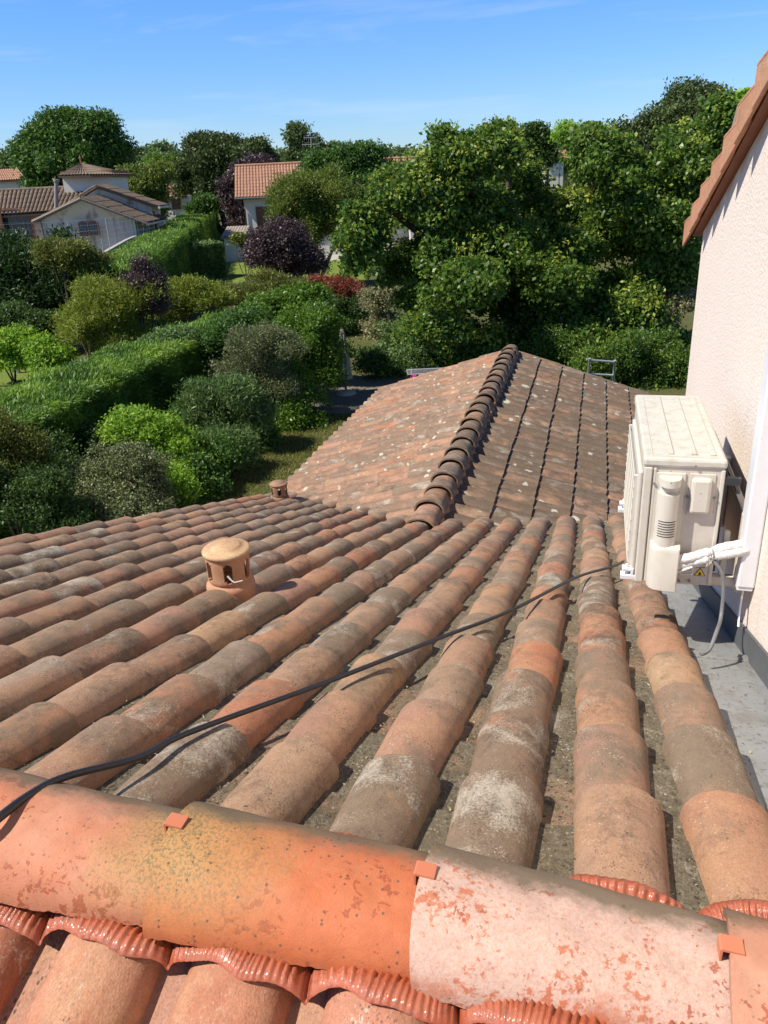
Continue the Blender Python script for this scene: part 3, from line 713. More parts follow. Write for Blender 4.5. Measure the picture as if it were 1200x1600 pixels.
# corner posts seams on the side panel
mb = MB(); cbox(mb, (x0+0.030, y0-0.006, z0+0.004), (x0+0.040, y0+0.004, z1-0.036)); cbox(mb, (x0+0.001, y0-0.010, z0+0.002), (x0+0.026, y0+0.004, z1-0.034))
cbox(mb, (x1-0.010, y0-0.004, z0+0.004), (x1+0.003, y0+0.004, z1-0.036))
mb.build('corner_post', M_acpl, ac, bevel=0.003)
# tall half-round pipe cover: upper handle recess, louvres, lower valve box
def halfpipe(mb, xc, r, d, za, zb_, seg=14, top=True):
    P = []
    for z in (za, zb_): P.append([(xc - r*math.cos(PI*j/seg), y0 - 0.002 - d*math.sin(PI*j/seg)**0.7, z) for j in range(seg+1)])
    mb.grid(P)
    if top: mb.poly(P[1]); 
    mb.poly(P[0][::-1])
xc = x0 + 0.085
mb = MB(); cbox(mb, (xc-0.050, y0-0.005, z1-0.335), (xc+0.050, y0+0.002, z1-0.052)); mb.build('cover_frame', M_acpl, ac, bevel=0.002)
mb = MB()
halfpipe(mb, xc, 0.036, 0.048, z0+0.14, z1-0.118); halfpipe(mb, xc, 0.036, 0.058, z1-0.088, z1-0.062)
pc = mb.build('pipe_cover', M_acpl, ac, smooth=True); e = pc.modifiers.new('e', 'EDGE_SPLIT'); e.split_angle = math.radians(40)
mb = MB(); halfpipe(mb, xc, 0.030, 0.020, z1-0.118, z1-0.088); mb.build('handle_recess', M_acpl, pc)
mb = MB()
for k in range(7):
    zz = z1-0.215 - k*0.0092
    P = [[(xc - 0.0363*math.cos(a), y0-0.002-0.0487*math.sin(a)**0.7, zz+dz) for a in np.linspace(PI*0.22, PI*0.78, 10)] for dz in (0, 0.0032)]
    mb.grid(P)
mb.build('louvre_slot', M_dark, pc)
mb = MB()
P = []
def vb(z, k=1.0):
    pr = [(x0+0.038, y0-0.002), (x0+0.040, y0-0.022*k), (x0+0.047, y0-0.042*k), (x0+0.060, y0-0.054*k), (x0+0.085, y0-0.060*k), (x0+0.132, y0-0.060*k), (x0+0.136, y0-0.056*k), (x0+0.137, y0-0.002)]
    return [(a, b_, z) for a, b_ in pr]
P = [vb(z0+0.0), vb(z0+0.145), vb(z0+0.158, 0.93), vb(z0+0.166, 0.72)]
mb.grid(P); mb.poly(P[-1]); mb.poly(P[0][::-1])
o = mb.build('valve_cover', M_acpl, ac, smooth=True); e = o.modifiers.new('e', 'EDGE_SPLIT'); e.split_angle = math.radians(35)
mb = MB(); cbox(mb, (x1-0.100, y0-0.026, z1-0.190), (x1-0.036, y0, z1-0.062)); tcv = mb.build('terminal_cover', M_acpl, ac, bevel=0.011)
mb = MB(); cbox(mb, (x1-0.106, y0-0.004, z1-0.200), (x1-0.024, y0+0.002, z1-0.052)); mb.build('cover_frame', M_ac, tcv, bevel=0.002)
mb = MB()
for (sx_, sz_) in ((x1-0.108, z1-0.135), (x1-0.020, z1-0.135), (x0+0.034, z1-0.09), (x1-0.07, z0+0.02), (x1-0.11, z0+0.018), (x0+0.15, z0+0.015), (x0+0.16, z1-0.022)):
    mb = MB(); mb.tube([(sx_, y0+0.002, sz_), (sx_, y0-0.012, sz_)], 0.0042, 8); mb.build('screw', M_screw, ac)
# label with the flammable gas triangle
lb = MB(); cbox(lb, (x1-0.106, y0-0.0016, z0+0.012), (x1-0.014, y0+0.001, z0+0.125)); lb = lb.build('warning_label', M_label, ac)
mb = MB(); cbox(mb, (x1-0.102, y0-0.0026, z0+0.040), (x1-0.060, y0-0.0012, z0+0.112)); mb.build('text_block', M_labelw, lb)
mb = MB()
rl = random.Random(3)
for k in range(11):
    zz = z0+0.106-k*0.0062
    xa = x1-0.099
    while xa < x1-0.066:
        wd = rl.uniform(.003, .009); cbox(mb, (xa, y0-0.0034, zz), (min(xa+wd, x1-0.063), y0-0.0024, zz+0.0022)); xa += wd+0.002
for k in range(4): cbox(mb, (x1-0.052, y0-0.0026, z0+0.090-k*0.006), (x1-0.022, y0-0.0012, z0+0.0925-k*0.006))
mb.build('small_print', M_ink, lb)
mb = MB()
tx, tz, ts = x1-0.038, z0+0.052, 0.020
mb.prism([E(tx-ts, y0-0.0024, tz-ts*.62), E(tx+ts, y0-0.0024, tz-ts*.62), E(tx, y0-0.0024, tz+ts*1.05)], (0, 0.001, 0)); mb.build('triangle', M_ink, lb)
mb = MB(); q = ts*0.80
mb.prism([E(tx-q, y0-0.0036, tz-q*.66+0.0005), E(tx+q, y0-0.0036, tz-q*.66+0.0005), E(tx, y0-0.0036, tz+q*1.0)], (0, 0.001, 0)); mb.build('triangle_field', M_yellow, lb)
mb = MB(); fl = [(0, .0), (.35, .12), (.42, .35), (.25, .62), (.12, .5), (.02, .95), (-.22, .6), (-.38, .32), (-.3, .1)]
mb.prism([E(tx+a*0.012, y0-0.0048, tz-0.009+b_*0.016) for a, b_ in fl], (0, 0.001, 0)); cbox(mb, (tx-0.006, y0-0.0048, tz-0.0112), (tx+0.006, y0-0.0038, tz-0.0100)); mb.build('flame_symbol', M_ink, lb)
def text(body, loc, size, mat, parent, name, rot=(PI/2, 0, 0)):
    cu = bpy.data.curves.new(name, 'FONT'); cu.body = body; cu.size = size; cu.extrude = 0.0004; cu.offset = 0.0004
    tmp = bpy.data.objects.new('tmp', cu); C.objects.link(tmp)
    dg = bpy.context.evaluated_depsgraph_get(); me = bpy.data.meshes.new_from_object(tmp.evaluated_get(dg))
    bpy.data.objects.remove(tmp)
    o = bpy.data.objects.new(name, me); me.materials.clear(); me.materials.append(mat); link(o, parent)
    off = Vector((0, 0, 0)); p = parent
    while p is not None: off += p.location; p = p.parent
    o.rotation_euler = rot; o.location = Vector(loc) - off; return o
text('R32', (x1-0.050, y0-0.0032, z0+0.101), 0.015, M_ink, lb, 'lettering')
# feet
for (yy, zz) in ((y0+0.03, z0+0.0), (y0+0.60, z0+0.02)):
    mb = MB(); cbox(mb, (x0-0.048, yy-0.018, zz-0.004), (x0+0.004, yy+0.018, zz+0.014)); cbox(mb, (x0-0.044, yy-0.016, zz+0.028), (x0-0.010, yy+0.016, zz+0.040)); cbox(mb, (x0-0.014, yy-0.016, zz+0.010), (x0-0.004, yy+0.016, zz+0.040))
    mb.tube([(x0-0.028, yy, zz+0.01), (x0-0.028, yy, zz+0.05)], 0.006, 8)
    mb.build('foot', M_white, ac, bevel=0.003)
# wall bracket: rails on the wall, arms below, back frame
mb = MB()
for yy in (y0+0.10, y1-0.13):
    mb = MB()
    cbox(mb, (x0+0.02, yy-0.018, z0-0.040), (XW-0.004, yy+0.018, z0-0.004))
    cbox(mb, (XW-0.040, yy-0.020, z0-0.060), (XW-0.004, yy+0.020, z1-0.22))
    mb.build('bracket', M_ac, ac, bevel=0.003)
mb = MB()
yy = y0+0.03
cbox(mb, (x1+0.004, yy-0.012, z0-0.002), (x1+0.098, yy+0.012, z0+0.028)); cbox(mb, (x1+0.078, yy-0.014, z0-0.01), (x1+0.104, yy+0.014, z1-0.20))
cbox(mb, (x1+0.03, yy, z0+0.03), (x1+0.05, yy+0.02, z0+0.20))
cbox(mb, (x1+0.08, y0+0.03, z1-0.21), (x1+0.104, y1-0.1, z1-0.196))
mb.build('back_frame', M_ac, ac, bevel=0.003)
mb = MB(); cbox(mb, (x1+0.002, y0+0.05, z0+0.03), (x1+0.012, y1-0.03, z1-0.05))
for k in range(20):
    cbox(mb, (x1+0.012, y0+0.06+k*0.036, z0+0.03), (x1+0.020, y0+0.063+k*0.036, z1-0.05))
cbox(mb, (x1+0.004, y0+0.03, z1-0.10), (x1+0.06, y0+0.05, z1-0.075)); cbox(mb, (x1+0.05, y0+0.03, z1-0.13), (x1+0.062, y1-0.1, z1-0.118))
mb.build('condenser_fins', simple('dark_fins', (0.07, 0.075, 0.08), 0.5, 0.5, 0.4), ac)
# insulated pipes
xs_, ys_, zs_ = x0+0.137, y0-0.035, z0+0.115
pa = [(xs_, ys_, zs_), (xs_+0.035, ys_-0.008, zs_+0.012), (xs_+0.080, ys_-0.008, zs_+0.032), (xs_+0.10, ys_-0.004, zs_+0.038), (xs_+0.14, ys_, zs_+0.055), (xs_+0.20, ys_+0.01, zs_+0.068), (XW-0.03, ys_+0.02, zs_+0.083)]
pb = [(xs_-0.004, ys_+0.006, zs_-0.028), (xs_+0.03, ys_+0.0, zs_-0.012), (xs_+0.075, ys_-0.012, zs_+0.010), (xs_+0.095, ys_-0.01, zs_+0.022), (xs_+0.14, ys_-0.01, zs_+0.034), (xs_+0.20, ys_+0.0, zs_+0.048), (XW-0.03, ys_+0.012, zs_+0.062)]
M_insul = simple('white_pipe_insulation', (0.70, 0.69, 0.66), 0.75, 0.2, var=0.12, scale=50, bstr=0.6, bscale=70, dirt=0.35, dirtc=(0.4,0.38,0.34))
def smooth_pts(p, n=24):
    p = np.array(p, float); t = np.linspace(0, len(p)-1, n); out = []
    for q in t:
        i = int(min(q, len(p)-2)); f = q-i
        p0 = p[max(i-1, 0)]; p1 = p[i]; p2 = p[i+1]; p3 = p[min(i+2, len(p)-1)]
        out.append(0.5*((2*p1) + (-p0+p2)*f + (2*p0-5*p1+4*p2-p3)*f*f + (-p0+3*p1-3*p2+p3)*f**3))
    return out
for pp, nm in ((pa, 0), (pb, 1)):
    mb = MB(); sp_ = smooth_pts(pp, 40); rs = [0.0170 - 0.0045*math.exp(-((i-20)/2.2)**2) - 0.003*math.exp(-((i-36)/1.5)**2) + 0.001*math.sin(i*1.9) for i in range(40)]
    mb.tube(sp_, rs, 12); mb.build('pipe', M_insul, ac, smooth=True)
mb = MB(); c0 = np.array(pa[3])*.5+np.array(pb[3])*.5
mb.tube([c0+E(-.004, 0, -.03), c0+E(.0, -.02, -.012), c0+E(.002, -.022, .014), c0+E(.0, -.005, .026)], 0.0035, 6); mb.build('tie', M_insul, ac, smooth=True); mb = MB()
c1 = np.array(pa[6])*.5+np.array(pb[6])*.5+E(-.02, 0, 0)
mb.tube([c1+E(-.004, 0.0, -.03), c1+E(.0, -.02, -.012), c1+E(.002, -.02, .016), c1+E(.0, -.003, .028)], 0.0035, 6); mb.build('tie', M_insul, ac, smooth=True); mb = MB()
mb.tube([(xs_-.02, ys_-.006, zs_-.058), (xs_+.045, ys_-.016, zs_-.018)], 0.0045, 6)
mb.build('tie', M_insul, ac, smooth=True)
# wall trunking
dt = empty('cable_duct', (XW, 2.74, -1.45), label='white plastic pipe duct running up the cream wall at the right edge', cat='duct')
mb = MB(); D0 = 2.60
mb.box((XW-0.029, D0+0.045, -0.62), (0.056, 0.088, 1.46)); mb.build('trunking', M_white, dt, bevel=0.006)
mb = MB(); mb.box((XW-0.030, D0+0.045, -1.354), (0.052, 0.078, 0.02)); mb.build('end_cap', M_white, dt, bevel=0.004)
mb = MB(); mb.tube(smooth_pts([(XW-0.03, D0+0.03, -1.35), (XW-0.034, D0+0.02, -1.44), (XW-0.038, D0-0.02, -1.49)], 10), 0.004, 6); mb.build('loose_wire', M_white, dt, smooth=True)
# hanging grey hose
mb = MB(); q0 = c0 + E(0.01, -0.01, -0.02)
hz_ = mainP(0.40, v_of_Y(2.35), 0.03)
mb.tube(smooth_pts([q0, q0+E(0.030, -0.01, -0.035), q0+E(0.042, -0.02, -0.10), q0+E(0.040, -0.05, -0.19), E(0.450, 2.42, -1.42), E(0.425, 2.36, -1.455), E(0.395, 2.33, -1.46)], 30), 0.0065, 8)
mb.build('drain_hose', M_greyhose, None, smooth=True, label='thin grey hose hanging from the white pipes down to the roof', cat='hose')
# black cable across the tiles
pts = [(0.225, 3.92, 0), (0.16, 3.72, 0.0), (-0.01, 3.342, 0), (-0.23, 2.57, 0), (-0.393, 2.141, 0), (-0.517, 1.813, 0), (-0.615, 1.556, 0), (-0.767, 1.191, 0), (-0.82, 1.07, 0)]
cp = []
for (x, y, _) in pts:
    cp.append(mainP(x, v_of_Y(y, 0.095), 0.098))
cp = [np.array(p) for p in cp]
p_end = onz(105, 1212, -0.955); cp[-1] = onz(215, 1184, -0.995)
cp += [onz(105, 1213, -0.935), onz(45, 1243, -0.908), onz(-20, 1292, -0.897), onz(-160, 1400, -0.95)]
mb = MB(); mb.tube(smooth_pts(cp, 90), [0.0066 if i < 60 else 0.0066+0.0012*(i-60)/30 for i in range(90)], 10); mb.build('black_cable', M_black, None, smooth=True, label='black cable lying diagonally across the tiles from the left edge to the air conditioner', cat='cable')
# ================================================================== the surroundings
CROWN_SCALE = 1.0
nrng = np.random.default_rng(12)
def leafmat(name, c1, c2, c3, rough=0.5, trans=0.3, spec=0.35):
    if c2[1] > c2[0] and c2[1] > c2[2]: c1, c2, c3 = [(c[0]*1.14, c[1]*1.14, c[2]*0.85) for c in (c1, c2, c3)]
    return leafmat_(name, c1, c2, c3, rough, trans, spec)
def leafmat_(name, c1, c2, c3, rough, trans, spec):
    """leaf colours c1..c3 spread at random over the leaves (attribute 'tint')"""
    m, t, b = newmat(name, rough, spec)
    col = ramp(t, attr(t, 'tint', 2), [(0.0, c1), (0.5, c2), (1.0, c3)])
    t.links.new(col, b.inputs['Base Color'])
    tr = t.nodes.new('ShaderNodeBsdfTranslucent')
    hsn = t.nodes.new('ShaderNodeHueSaturation'); hsn.inputs['Hue'].default_value = 0.485; hsn.inputs['Value'].default_value = 1.5
    t.links.new(col, hsn.inputs['Color']); t.links.new(hsn.outputs[0], tr.inputs['Color'])
    ms = t.nodes.new('ShaderNodeMixShader'); ms.inputs[0].default_value = trans
    t.links.new(b.outputs[0], ms.inputs[1]); t.links.new(tr.outputs[0], ms.inputs[2])
    t.links.new(ms.outputs[0], t.nodes['Material Output'].inputs['Surface'])
    return m
def unit(v): return v/(np.linalg.norm(v, axis=-1, keepdims=True)+1e-9)
def leaves_mesh(name, P, A, Nn, L, W, tint, mat, parent=None, extra=None, **kw):
    """P centres, A long axes, Nn normals -> one mesh of folded leaf quads (6 verts, 2 quads)"""
    n = len(P); A = unit(A); B = unit(np.cross(Nn, A)); Nn = np.cross(A, B)
    L = L[:, None]; W = W[:, None]
    v = np.stack([P - A*L*.5, P - A*L*.06 + B*W*.5 + Nn*W*.14, P + A*L*.5, P - A*L*.06 - B*W*.5 + Nn*W*.14], 1)
    V = v.reshape(-1, 3); tn = np.repeat(tint, 4)
    off = np.zeros(3); p = parent
    while p is not None: off += np.array(p.location); p = p.parent
    V = V - off
    idx = np.arange(n)*4
    Fq = np.stack([idx, idx+1, idx+2, idx+3], 1)
    me = bpy.data.meshes.new(name); nv, nf = len(V), len(Fq)
    me.vertices.add(nv); me.vertices.foreach_set('co', V.ravel().astype(np.float32))
    me.loops.add(nf*4); me.loops.foreach_set('vertex_index', Fq.ravel().astype(np.int32))
    me.polygons.add(nf); me.polygons.foreach_set('loop_start', (np.arange(nf)*4).astype(np.int32))
    me.update(calc_edges=True)
    a = me.attributes.new('tint', 'FLOAT', 'POINT'); a.data.foreach_set('value', tn.astype(np.float32))
    o = bpy.data.objects.new(name, me); me.materials.append(mat); link(o, parent); tag(o, **kw); return o
def crown(name, lobes, n, cn, leaf, clump, mat, parent=None, asp=0.5, mode='leaf', shell=0.75, seed=0, droop=0.0, gaps=0.0, tvar=0.5, build=True, sub=20, **kw):
    """n clumps of cn leaves over a union of ellipsoid lobes (x,y,z,rx,ry,rz)"""
    g = np.random.default_rng(seed+100)
    lobes = np.array(lobes, float)
    if sub:
        ex = []
        for l in lobes:
            ex.append([*l[:3], *(l[3:]*0.66)])
            for q in range(sub):
                dd = unit(g.normal(size=3)); dd[2] = abs(dd[2])*.9 - 0.35 if g.random() < .8 else dd[2]
                tuft = q % 3 == 0; k = g.uniform(0.08, 0.18) if tuft else g.uniform(0.20, 0.40); o_ = g.uniform(0.95, 1.30) if tuft else g.uniform(0.50, 0.86)
                ex.append([*(l[:3] + dd*l[3:]*o_), *(l[3:].mean()*k*np.array([1.1, 1.1, .85])*g.uniform(.8, 1.1, 3))])
        lobes = np.array(ex)
    area = (lobes[:, 3]*lobes[:, 4]*lobes[:, 5])**(2/3); li = g.choice(len(lobes), n, p=area/area.sum())
    d = unit(g.normal(size=(n, 3))); d[:, 2] = np.where(d[:, 2] < -0.55, -d[:, 2], d[:, 2])
    # bumpy radius
    ph = g.uniform(0, 6.28, (len(lobes), 6)); bump_ = np.zeros(n)
    for q in range(3): bump_ += 0.09*np.sin(d[:, 0]*(3+2*q)+ph[li, q])*np.cos(d[:, 1]*(4+q)-d[:, 2]*(3+q)+ph[li, q+3])
    r = np.where(g.random(n) < shell, g.uniform(0.82, 1.04, n), g.uniform(0.25, 0.85, n)) + bump_
    c = lobes[li, :3] + d*lobes[li, 3:]*r[:, None]
    if gaps > 0:
        keep = (np.sin(c[:, 0]*2.1+1)*np.sin(c[:, 1]*1.9)*np.sin(c[:, 2]*2.6+2)) < (1-gaps)
        c, d = c[keep], d[keep]; n = len(c)
    ct = g.random(n)
    P = np.repeat(c, cn, 0); D = np.repeat(d, cn, 0); m = len(P)
    csz = np.repeat(g.uniform(0.6, 1.25, n), cn)
    P = P + np.clip(g.normal(size=(m, 3)), -1.5, 1.5)*np.array([1, 1, 0.75])*clump*0.5*csz[:, None]
    out = unit(D*[1, 1, .8] + [0, 0, .35])
    if mode == 'leaf':
        A = unit(g.normal(size=(m, 3)) + D*0.5 + [0, 0, -droop]); Nn = unit(g.normal(size=(m, 3))*0.75 + out)
    elif mode == 'spray':      # feathery conifer sprays, all of one clump pointing roughly one way
        cd_ = np.repeat(unit(d + g.normal(size=(n, 3))*0.35 + [0, 0, 0.25]), cn, 0)
        A = unit(cd_ + g.normal(size=(m, 3))*0.45 + [0, 0, -droop]); Nn = unit(g.normal(size=(m, 3)) + [0, 0, .6])
    elif mode == 'twig':
        A = unit(D + g.normal(size=(m, 3))*0.7 + [0, 0, .4-droop]); Nn = unit(g.normal(size=(m, 3)))
    L = leaf*g.uniform(0.6, 1.3, m); W = L*asp*g.uniform(0.8, 1.2, m)
    tint = np.clip(np.repeat(ct, cn)*tvar + g.random(m)*(1-tvar) , 0, 1)
    if not build: return P, A, Nn, L, W, tint
    return leaves_mesh(name, P, A, Nn, L, W, tint, mat, parent, **kw)
# leaf colours
G_oak = leafmat('oak_leaf', (0.023,0.057,0.014), (0.052,0.121,0.025), (0.115,0.218,0.046))
G_dark = leafmat('dark_green_leaf', (0.020,0.045,0.013), (0.044,0.092,0.024), (0.10,0.17,0.045))
G_big = leafmat('mixed_green_leaf', (0.030,0.065,0.018), (0.070,0.145,0.030), (0.24,0.32,0.06), rough=0.42, spec=0.4, trans=0.4)
G_bigy = leafmat('young_yellow_leaf', (0.10,0.16,0.03), (0.22,0.28,0.05), (0.40,0.40,0.09), rough=0.5, spec=0.35)
G_lime = leafmat('lime_green_leaf', (0.095,0.203,0.027), (0.176,0.324,0.041), (0.324,0.459,0.068), trans=0.4)
G_lime2 = leafmat('fresh_laurel_leaf', (0.035,0.085,0.013), (0.075,0.155,0.022), (0.17,0.29,0.045), trans=0.35, rough=0.4) #(0.046,0.130,0.019), (0.098,0.260,0.033), (0.221,0.442,0.065), trans=0.35, rough=0.35)
G_conif = leafmat('cypress_spray', (0.040,0.095,0.017), (0.105,0.205,0.032), (0.23,0.35,0.06), trans=0.3)
G_condark = leafmat('dark_cypress_spray', (0.012,0.035,0.012), (0.025,0.06,0.018), (0.06,0.11,0.03), trans=0.2)
G_gold = leafmat('golden_thuja_spray', (0.08,0.125,0.022), (0.165,0.215,0.035), (0.32,0.34,0.07), trans=0.3)
G_olive = leafmat('olive_brown_spray', (0.05,0.07,0.018), (0.11,0.135,0.03), (0.22,0.22,0.065), trans=0.25)
G_grey = leafmat('small_grey_leaf', (0.05,0.075,0.035), (0.12,0.15,0.075), (0.29,0.30,0.19), trans=0.15)
G_purple = leafmat('purple_leaf', (0.028,0.017,0.018), (0.066,0.042,0.044), (0.17,0.115,0.105), trans=0.15, rough=0.42)
G_willow = leafmat('willow_leaf', (0.050,0.085,0.018), (0.105,0.150,0.032), (0.22,0.26,0.06), trans=0.35)
G_red = leafmat('red_young_leaf', (0.05,0.065,0.02), (0.24,0.055,0.03), (0.42,0.16,0.09), trans=0.35)
G_var = leafmat('cream_edged_leaf', (0.08,0.10,0.04), (0.26,0.26,0.12), (0.50,0.45,0.26), trans=0.25)
G_pine = leafmat('pine_needle', (0.030,0.050,0.020), (0.062,0.092,0.034), (0.12,0.155,0.06), trans=0.2)
G_far = leafmat('far_green_leaf', (0.048,0.084,0.042), (0.090,0.144,0.060), (0.156,0.216,0.096), trans=0.2)
G_oleander = leafmat('oleander_leaf', (0.042,0.084,0.030), (0.084,0.156,0.054), (0.204,0.276,0.120), trans=0.25)
G_deb = leafmat_('dry_leaf_crumb', (0.05,0.04,0.025), (0.16,0.12,0.07), (0.42,0.36,0.22), 0.9, 0.05, 0.1)
DP = np.array(DEBRIS); nd = len(DP)
leaves_mesh('leaf_litter', DP, nrng.normal(size=(nd, 3))*[1, 1, .3], unit(nrng.normal(size=(nd, 3))*.35+[0, .3, 1]), nrng.uniform(.003, .010, nd)*(1+1.2*(nrng.random(nd) > .95)), nrng.uniform(.002, .006, nd), nrng.random(nd), G_deb, None, kind='stuff', label='dry leaf crumbs and grit lying in the channels between the tile rows', cat='leaf litter')
# --- ground
M_ground, t, b = newmat('grass_ground', 0.95, 0.1)
co = objco(t)
c = mixc(t, noise(t, co, 0.22, 5, 0.6), (0.10, 0.12, 0.035), (0.17, 0.17, 0.06))
c = mixc(t, ramp(t, noise(t, co, 2.2, 6, 0.7), [(0.42, 0.0), (0.62, 0.8)]), c, (0.20, 0.17, 0.085))
c = mixc(t, ramp(t, noise(t, co, 38, 5, 0.75), [(0.4, 0.0), (0.6, 0.7)]), c, (0.045, 0.062, 0.015))
t.links.new(c, b.inputs['Base Color']); bump(t, b, noise(t, co, 30, 5, 0.7), 1.0, 0.06)
mb = MB(); gx = np.linspace(-420, 420, 61); mb.grid([[(x, y, GZ) for y in np.linspace(-60, 900, 61)] for x in gx])
mb.build('ground', M_ground, None, kind='structure')
def patch(name, pts, mat, dz, kind='structure', th=None, **kw):
    mb = MB(); mb.poly([E(p[0], p[1], GZ+dz) for p in pts]); return mb.build(name, mat, None, kind=kind, **kw)
M_lawn, t, b = newmat('bright_lawn', 0.95, 0.1)
co = objco(t)
c = mixc(t, noise(t, co, 0.9, 5, 0.65), (0.14, 0.20, 0.035), (0.22, 0.27, 0.06))
c = mixc(t, ramp(t, noise(t, co, 14, 4, 0.7), [(0.4, 0.0), (0.65, 0.5)]), c, (0.10, 0.14, 0.03))
t.links.new(c, b.inputs['Base Color']); bump(t, b, noise(t, co, 40, 4, 0.7), 0.8, 0.05)
def blob(c, rx, ry, n=28, s=1):
    rb = random.Random(s); a0 = rb.uniform(0, 6)
    return [(c[0] + rx*(1+0.07*math.sin(3*a+a0))*math.cos(a), c[1] + ry*(1+0.06*math.cos(2*a-a0))*math.sin(a)) for a in np.linspace(0, 2*PI, n, endpoint=False)]
G = lambda px, py: onz(px, py, GZ)
patch('lawn', [G(318, 445), G(420, 460), G(405, 396), G(352, 388)], M_lawn, 0.006)
patch('lawn', [G(-120, 640), G(20, 640), G(120, 590), G(60, 566), G(-120, 560)], M_lawn, 0.006)
patch('lawn', [G(455, 452), G(570, 446), G(570, 395), G(500, 388)], M_lawn, 0.006)
tc_ = G(562, 616); M_terr = simple('grey_brown_gravel_paving', (0.20, 0.17, 0.14), 0.95, 0.1, var=0.35, scale=7, bstr=0.6, bscale=40)
mb = MB(); pts = blob(tc_, 2.0, 1.9, 40, 4); mb.prism([E(p[0], p[1], GZ-0.05) for p in pts], (0, 0, 0.10)); mb.build('terrace', M_terr, None, kind='structure')
patch('path', [G(352, 396), G(378, 394), G(366, 372), G(355, 372)], M_conc, 0.010)
patch('path', [G(505, 408), G(600, 404), G(600, 396), G(505, 399)], M_conc, 0.010)
# grass blades of the near lawn, and on the sunlit lawns
def grass(name, poly_c, rx, ry, n, h, mat, seed):
    g = np.random.default_rng(seed); r = np.sqrt(g.random(n)); a = g.random(n)*2*PI
    P = np.stack([poly_c[0]+rx*r*np.cos(a), poly_c[1]+ry*r*np.sin(a), np.full(n, GZ+h*0.4)], 1)
    dens = np.sin(P[:, 0]*3.1)*np.sin(P[:, 1]*2.3+1) + g.random(n)*1.4; P = P[dens > 0.1]; n = len(P)
    A = unit(np.stack([g.normal(size=n)*.5, g.normal(size=n)*.5, np.ones(n)], 1)); Nn = unit(g.normal(size=(n, 3)))
    return leaves_mesh(name, P, A, Nn, h*g.uniform(.6, 1.4, n), np.full(n, h*.16), g.random(n), mat, None, kind='stuff', label='short tufted grass on the sunlit lawn beyond the lower roof', cat='grass')
G_grass = leafmat('lawn_blade', (0.10,0.12,0.03), (0.18,0.19,0.05), (0.30,0.28,0.11), trans=0.3)
grass('grass', (-6.2, 14.0), 3.4, 5.5, 90000, 0.07, G_grass, 3)

# --- generic plant makers
def stems(mb, base, tips, r0, r1=0.01, bend=0.15, seed=0, seg=6):
    g = random.Random(seed)
    for tp in tips:
        b0 = np.array(base, float); tp = np.array(tp, float); mid = b0*.5+tp*.5 + E(g.uniform(-1, 1), g.uniform(-1, 1), g.uniform(0, .6))*bend*np.linalg.norm(tp-b0)
        pts = smooth_pts([b0, mid, tp], 8); mb.tube(pts, list(np.linspace(r0, r1, 8)), seg)
def lobes_px(spec, d0):
    """lobes from photo ellipses (px,py,rx,ry[,d]) at distance d0; depth radius = width radius"""
    out = []
    for s in spec:
        px, py, rx, ry = s[:4]; d = s[4] if len(s) > 4 else d0
        p = at(px, py, d); k = d/F_PX*1.02
        out.append((p[0], p[1], p[2], rx*k, rx*k*0.9, ry*k))
    return out
def plant(name, cat, label, lobes, mat, n, cn, leaf, clump, asp=0.5, mode='leaf', seed=0, stem=0.03, bark=None, group=None, part='foliage', nst=5, **kw):
    L = np.array(lobes); w_ = L[:, 3]*L[:, 5]; cx_, cy_ = (L[:, 0]*w_).sum()/w_.sum(), (L[:, 1]*w_).sum()/w_.sum()
    root = empty(name, (cx_, cy_, GZ), label=label, cat=cat, group=group)
    n = int(n*1.5); leaf = leaf*0.80
    crown(part, lobes, n, cn, leaf, clump, mat, root, asp=asp, mode=mode, seed=seed, **kw)
    mb = MB(); g = random.Random(seed)
    tips = []
    for q in range(nst):
        l = L[q % len(L)]; tips.append((l[0]+g.uniform(-.5, .5)*l[3], l[1]+g.uniform(-.5, .5)*l[4], l[2]+g.uniform(.0, .6)*l[5]))
    stems(mb, (cx_, cy_, GZ-0.05), tips, stem, stem*0.25, 0.10, seed)
    mb.build('trunk' if part == 'crown' else 'stem', bark or M_bark, root, smooth=True)
    return root
def tree(name, label, lobes, mat, n, cn, leaf, clump, tr=0.22, **kw):
    return plant(name, 'tree', label, lobes, mat, n, cn, leaf, clump, stem=tr, part='crown', **kw)
TREES = 'trees around the gardens'; SHR = 'garden shrubs beyond the lower roof'
# --- near shrubs beyond the lower roof (own garden)
plant('grey_shrub', 'shrub', 'dense grey leaved shrub just beyond the left edge of the lower roof', lobes_px([(155,765,80,66), (205,730,52,52), (105,800,55,50), (190,800,80,52,11.2), (235,775,36,50)], 11.6), G_grey, 3600, 26, 0.045, 0.16, seed=1, stem=0.04, asp=0.6, tvar=0.35)
plant('laurel_shrub', 'shrub', 'yellow green laurel shrub right behind the grey leaved shrub', lobes_px([(222,672,52,32), (265,705,52,42), (200,655,30,14), (290,735,48,50,13.5), (255,760,50,50,12.6)], 13.6), G_lime, 1500, 20, 0.095, 0.22, seed=2, stem=0.04, asp=0.42)
plant('oleander', 'shrub', 'pale leaved oleander between the laurel shrub and the tall round shrub', lobes_px([(370,622,44,42), (330,655,38,42), (395,655,34,40), (312,620,26,30), (345,700,50,45,14.5)], 15.8), G_oleander, 1500, 22, 0.13, 0.26, seed=3, stem=0.04, asp=0.2, mode='twig')
plant('leafy_shrub', 'shrub', 'dark green leafy shrub below the oleander at the lawn edge', lobes_px([(300,745,45,45,13.2), (340,715,40,40,14), (260,790,55,40,12.4)], 13.4), G_oak, 1100, 20, 0.08, 0.22, seed=31, stem=0.03)
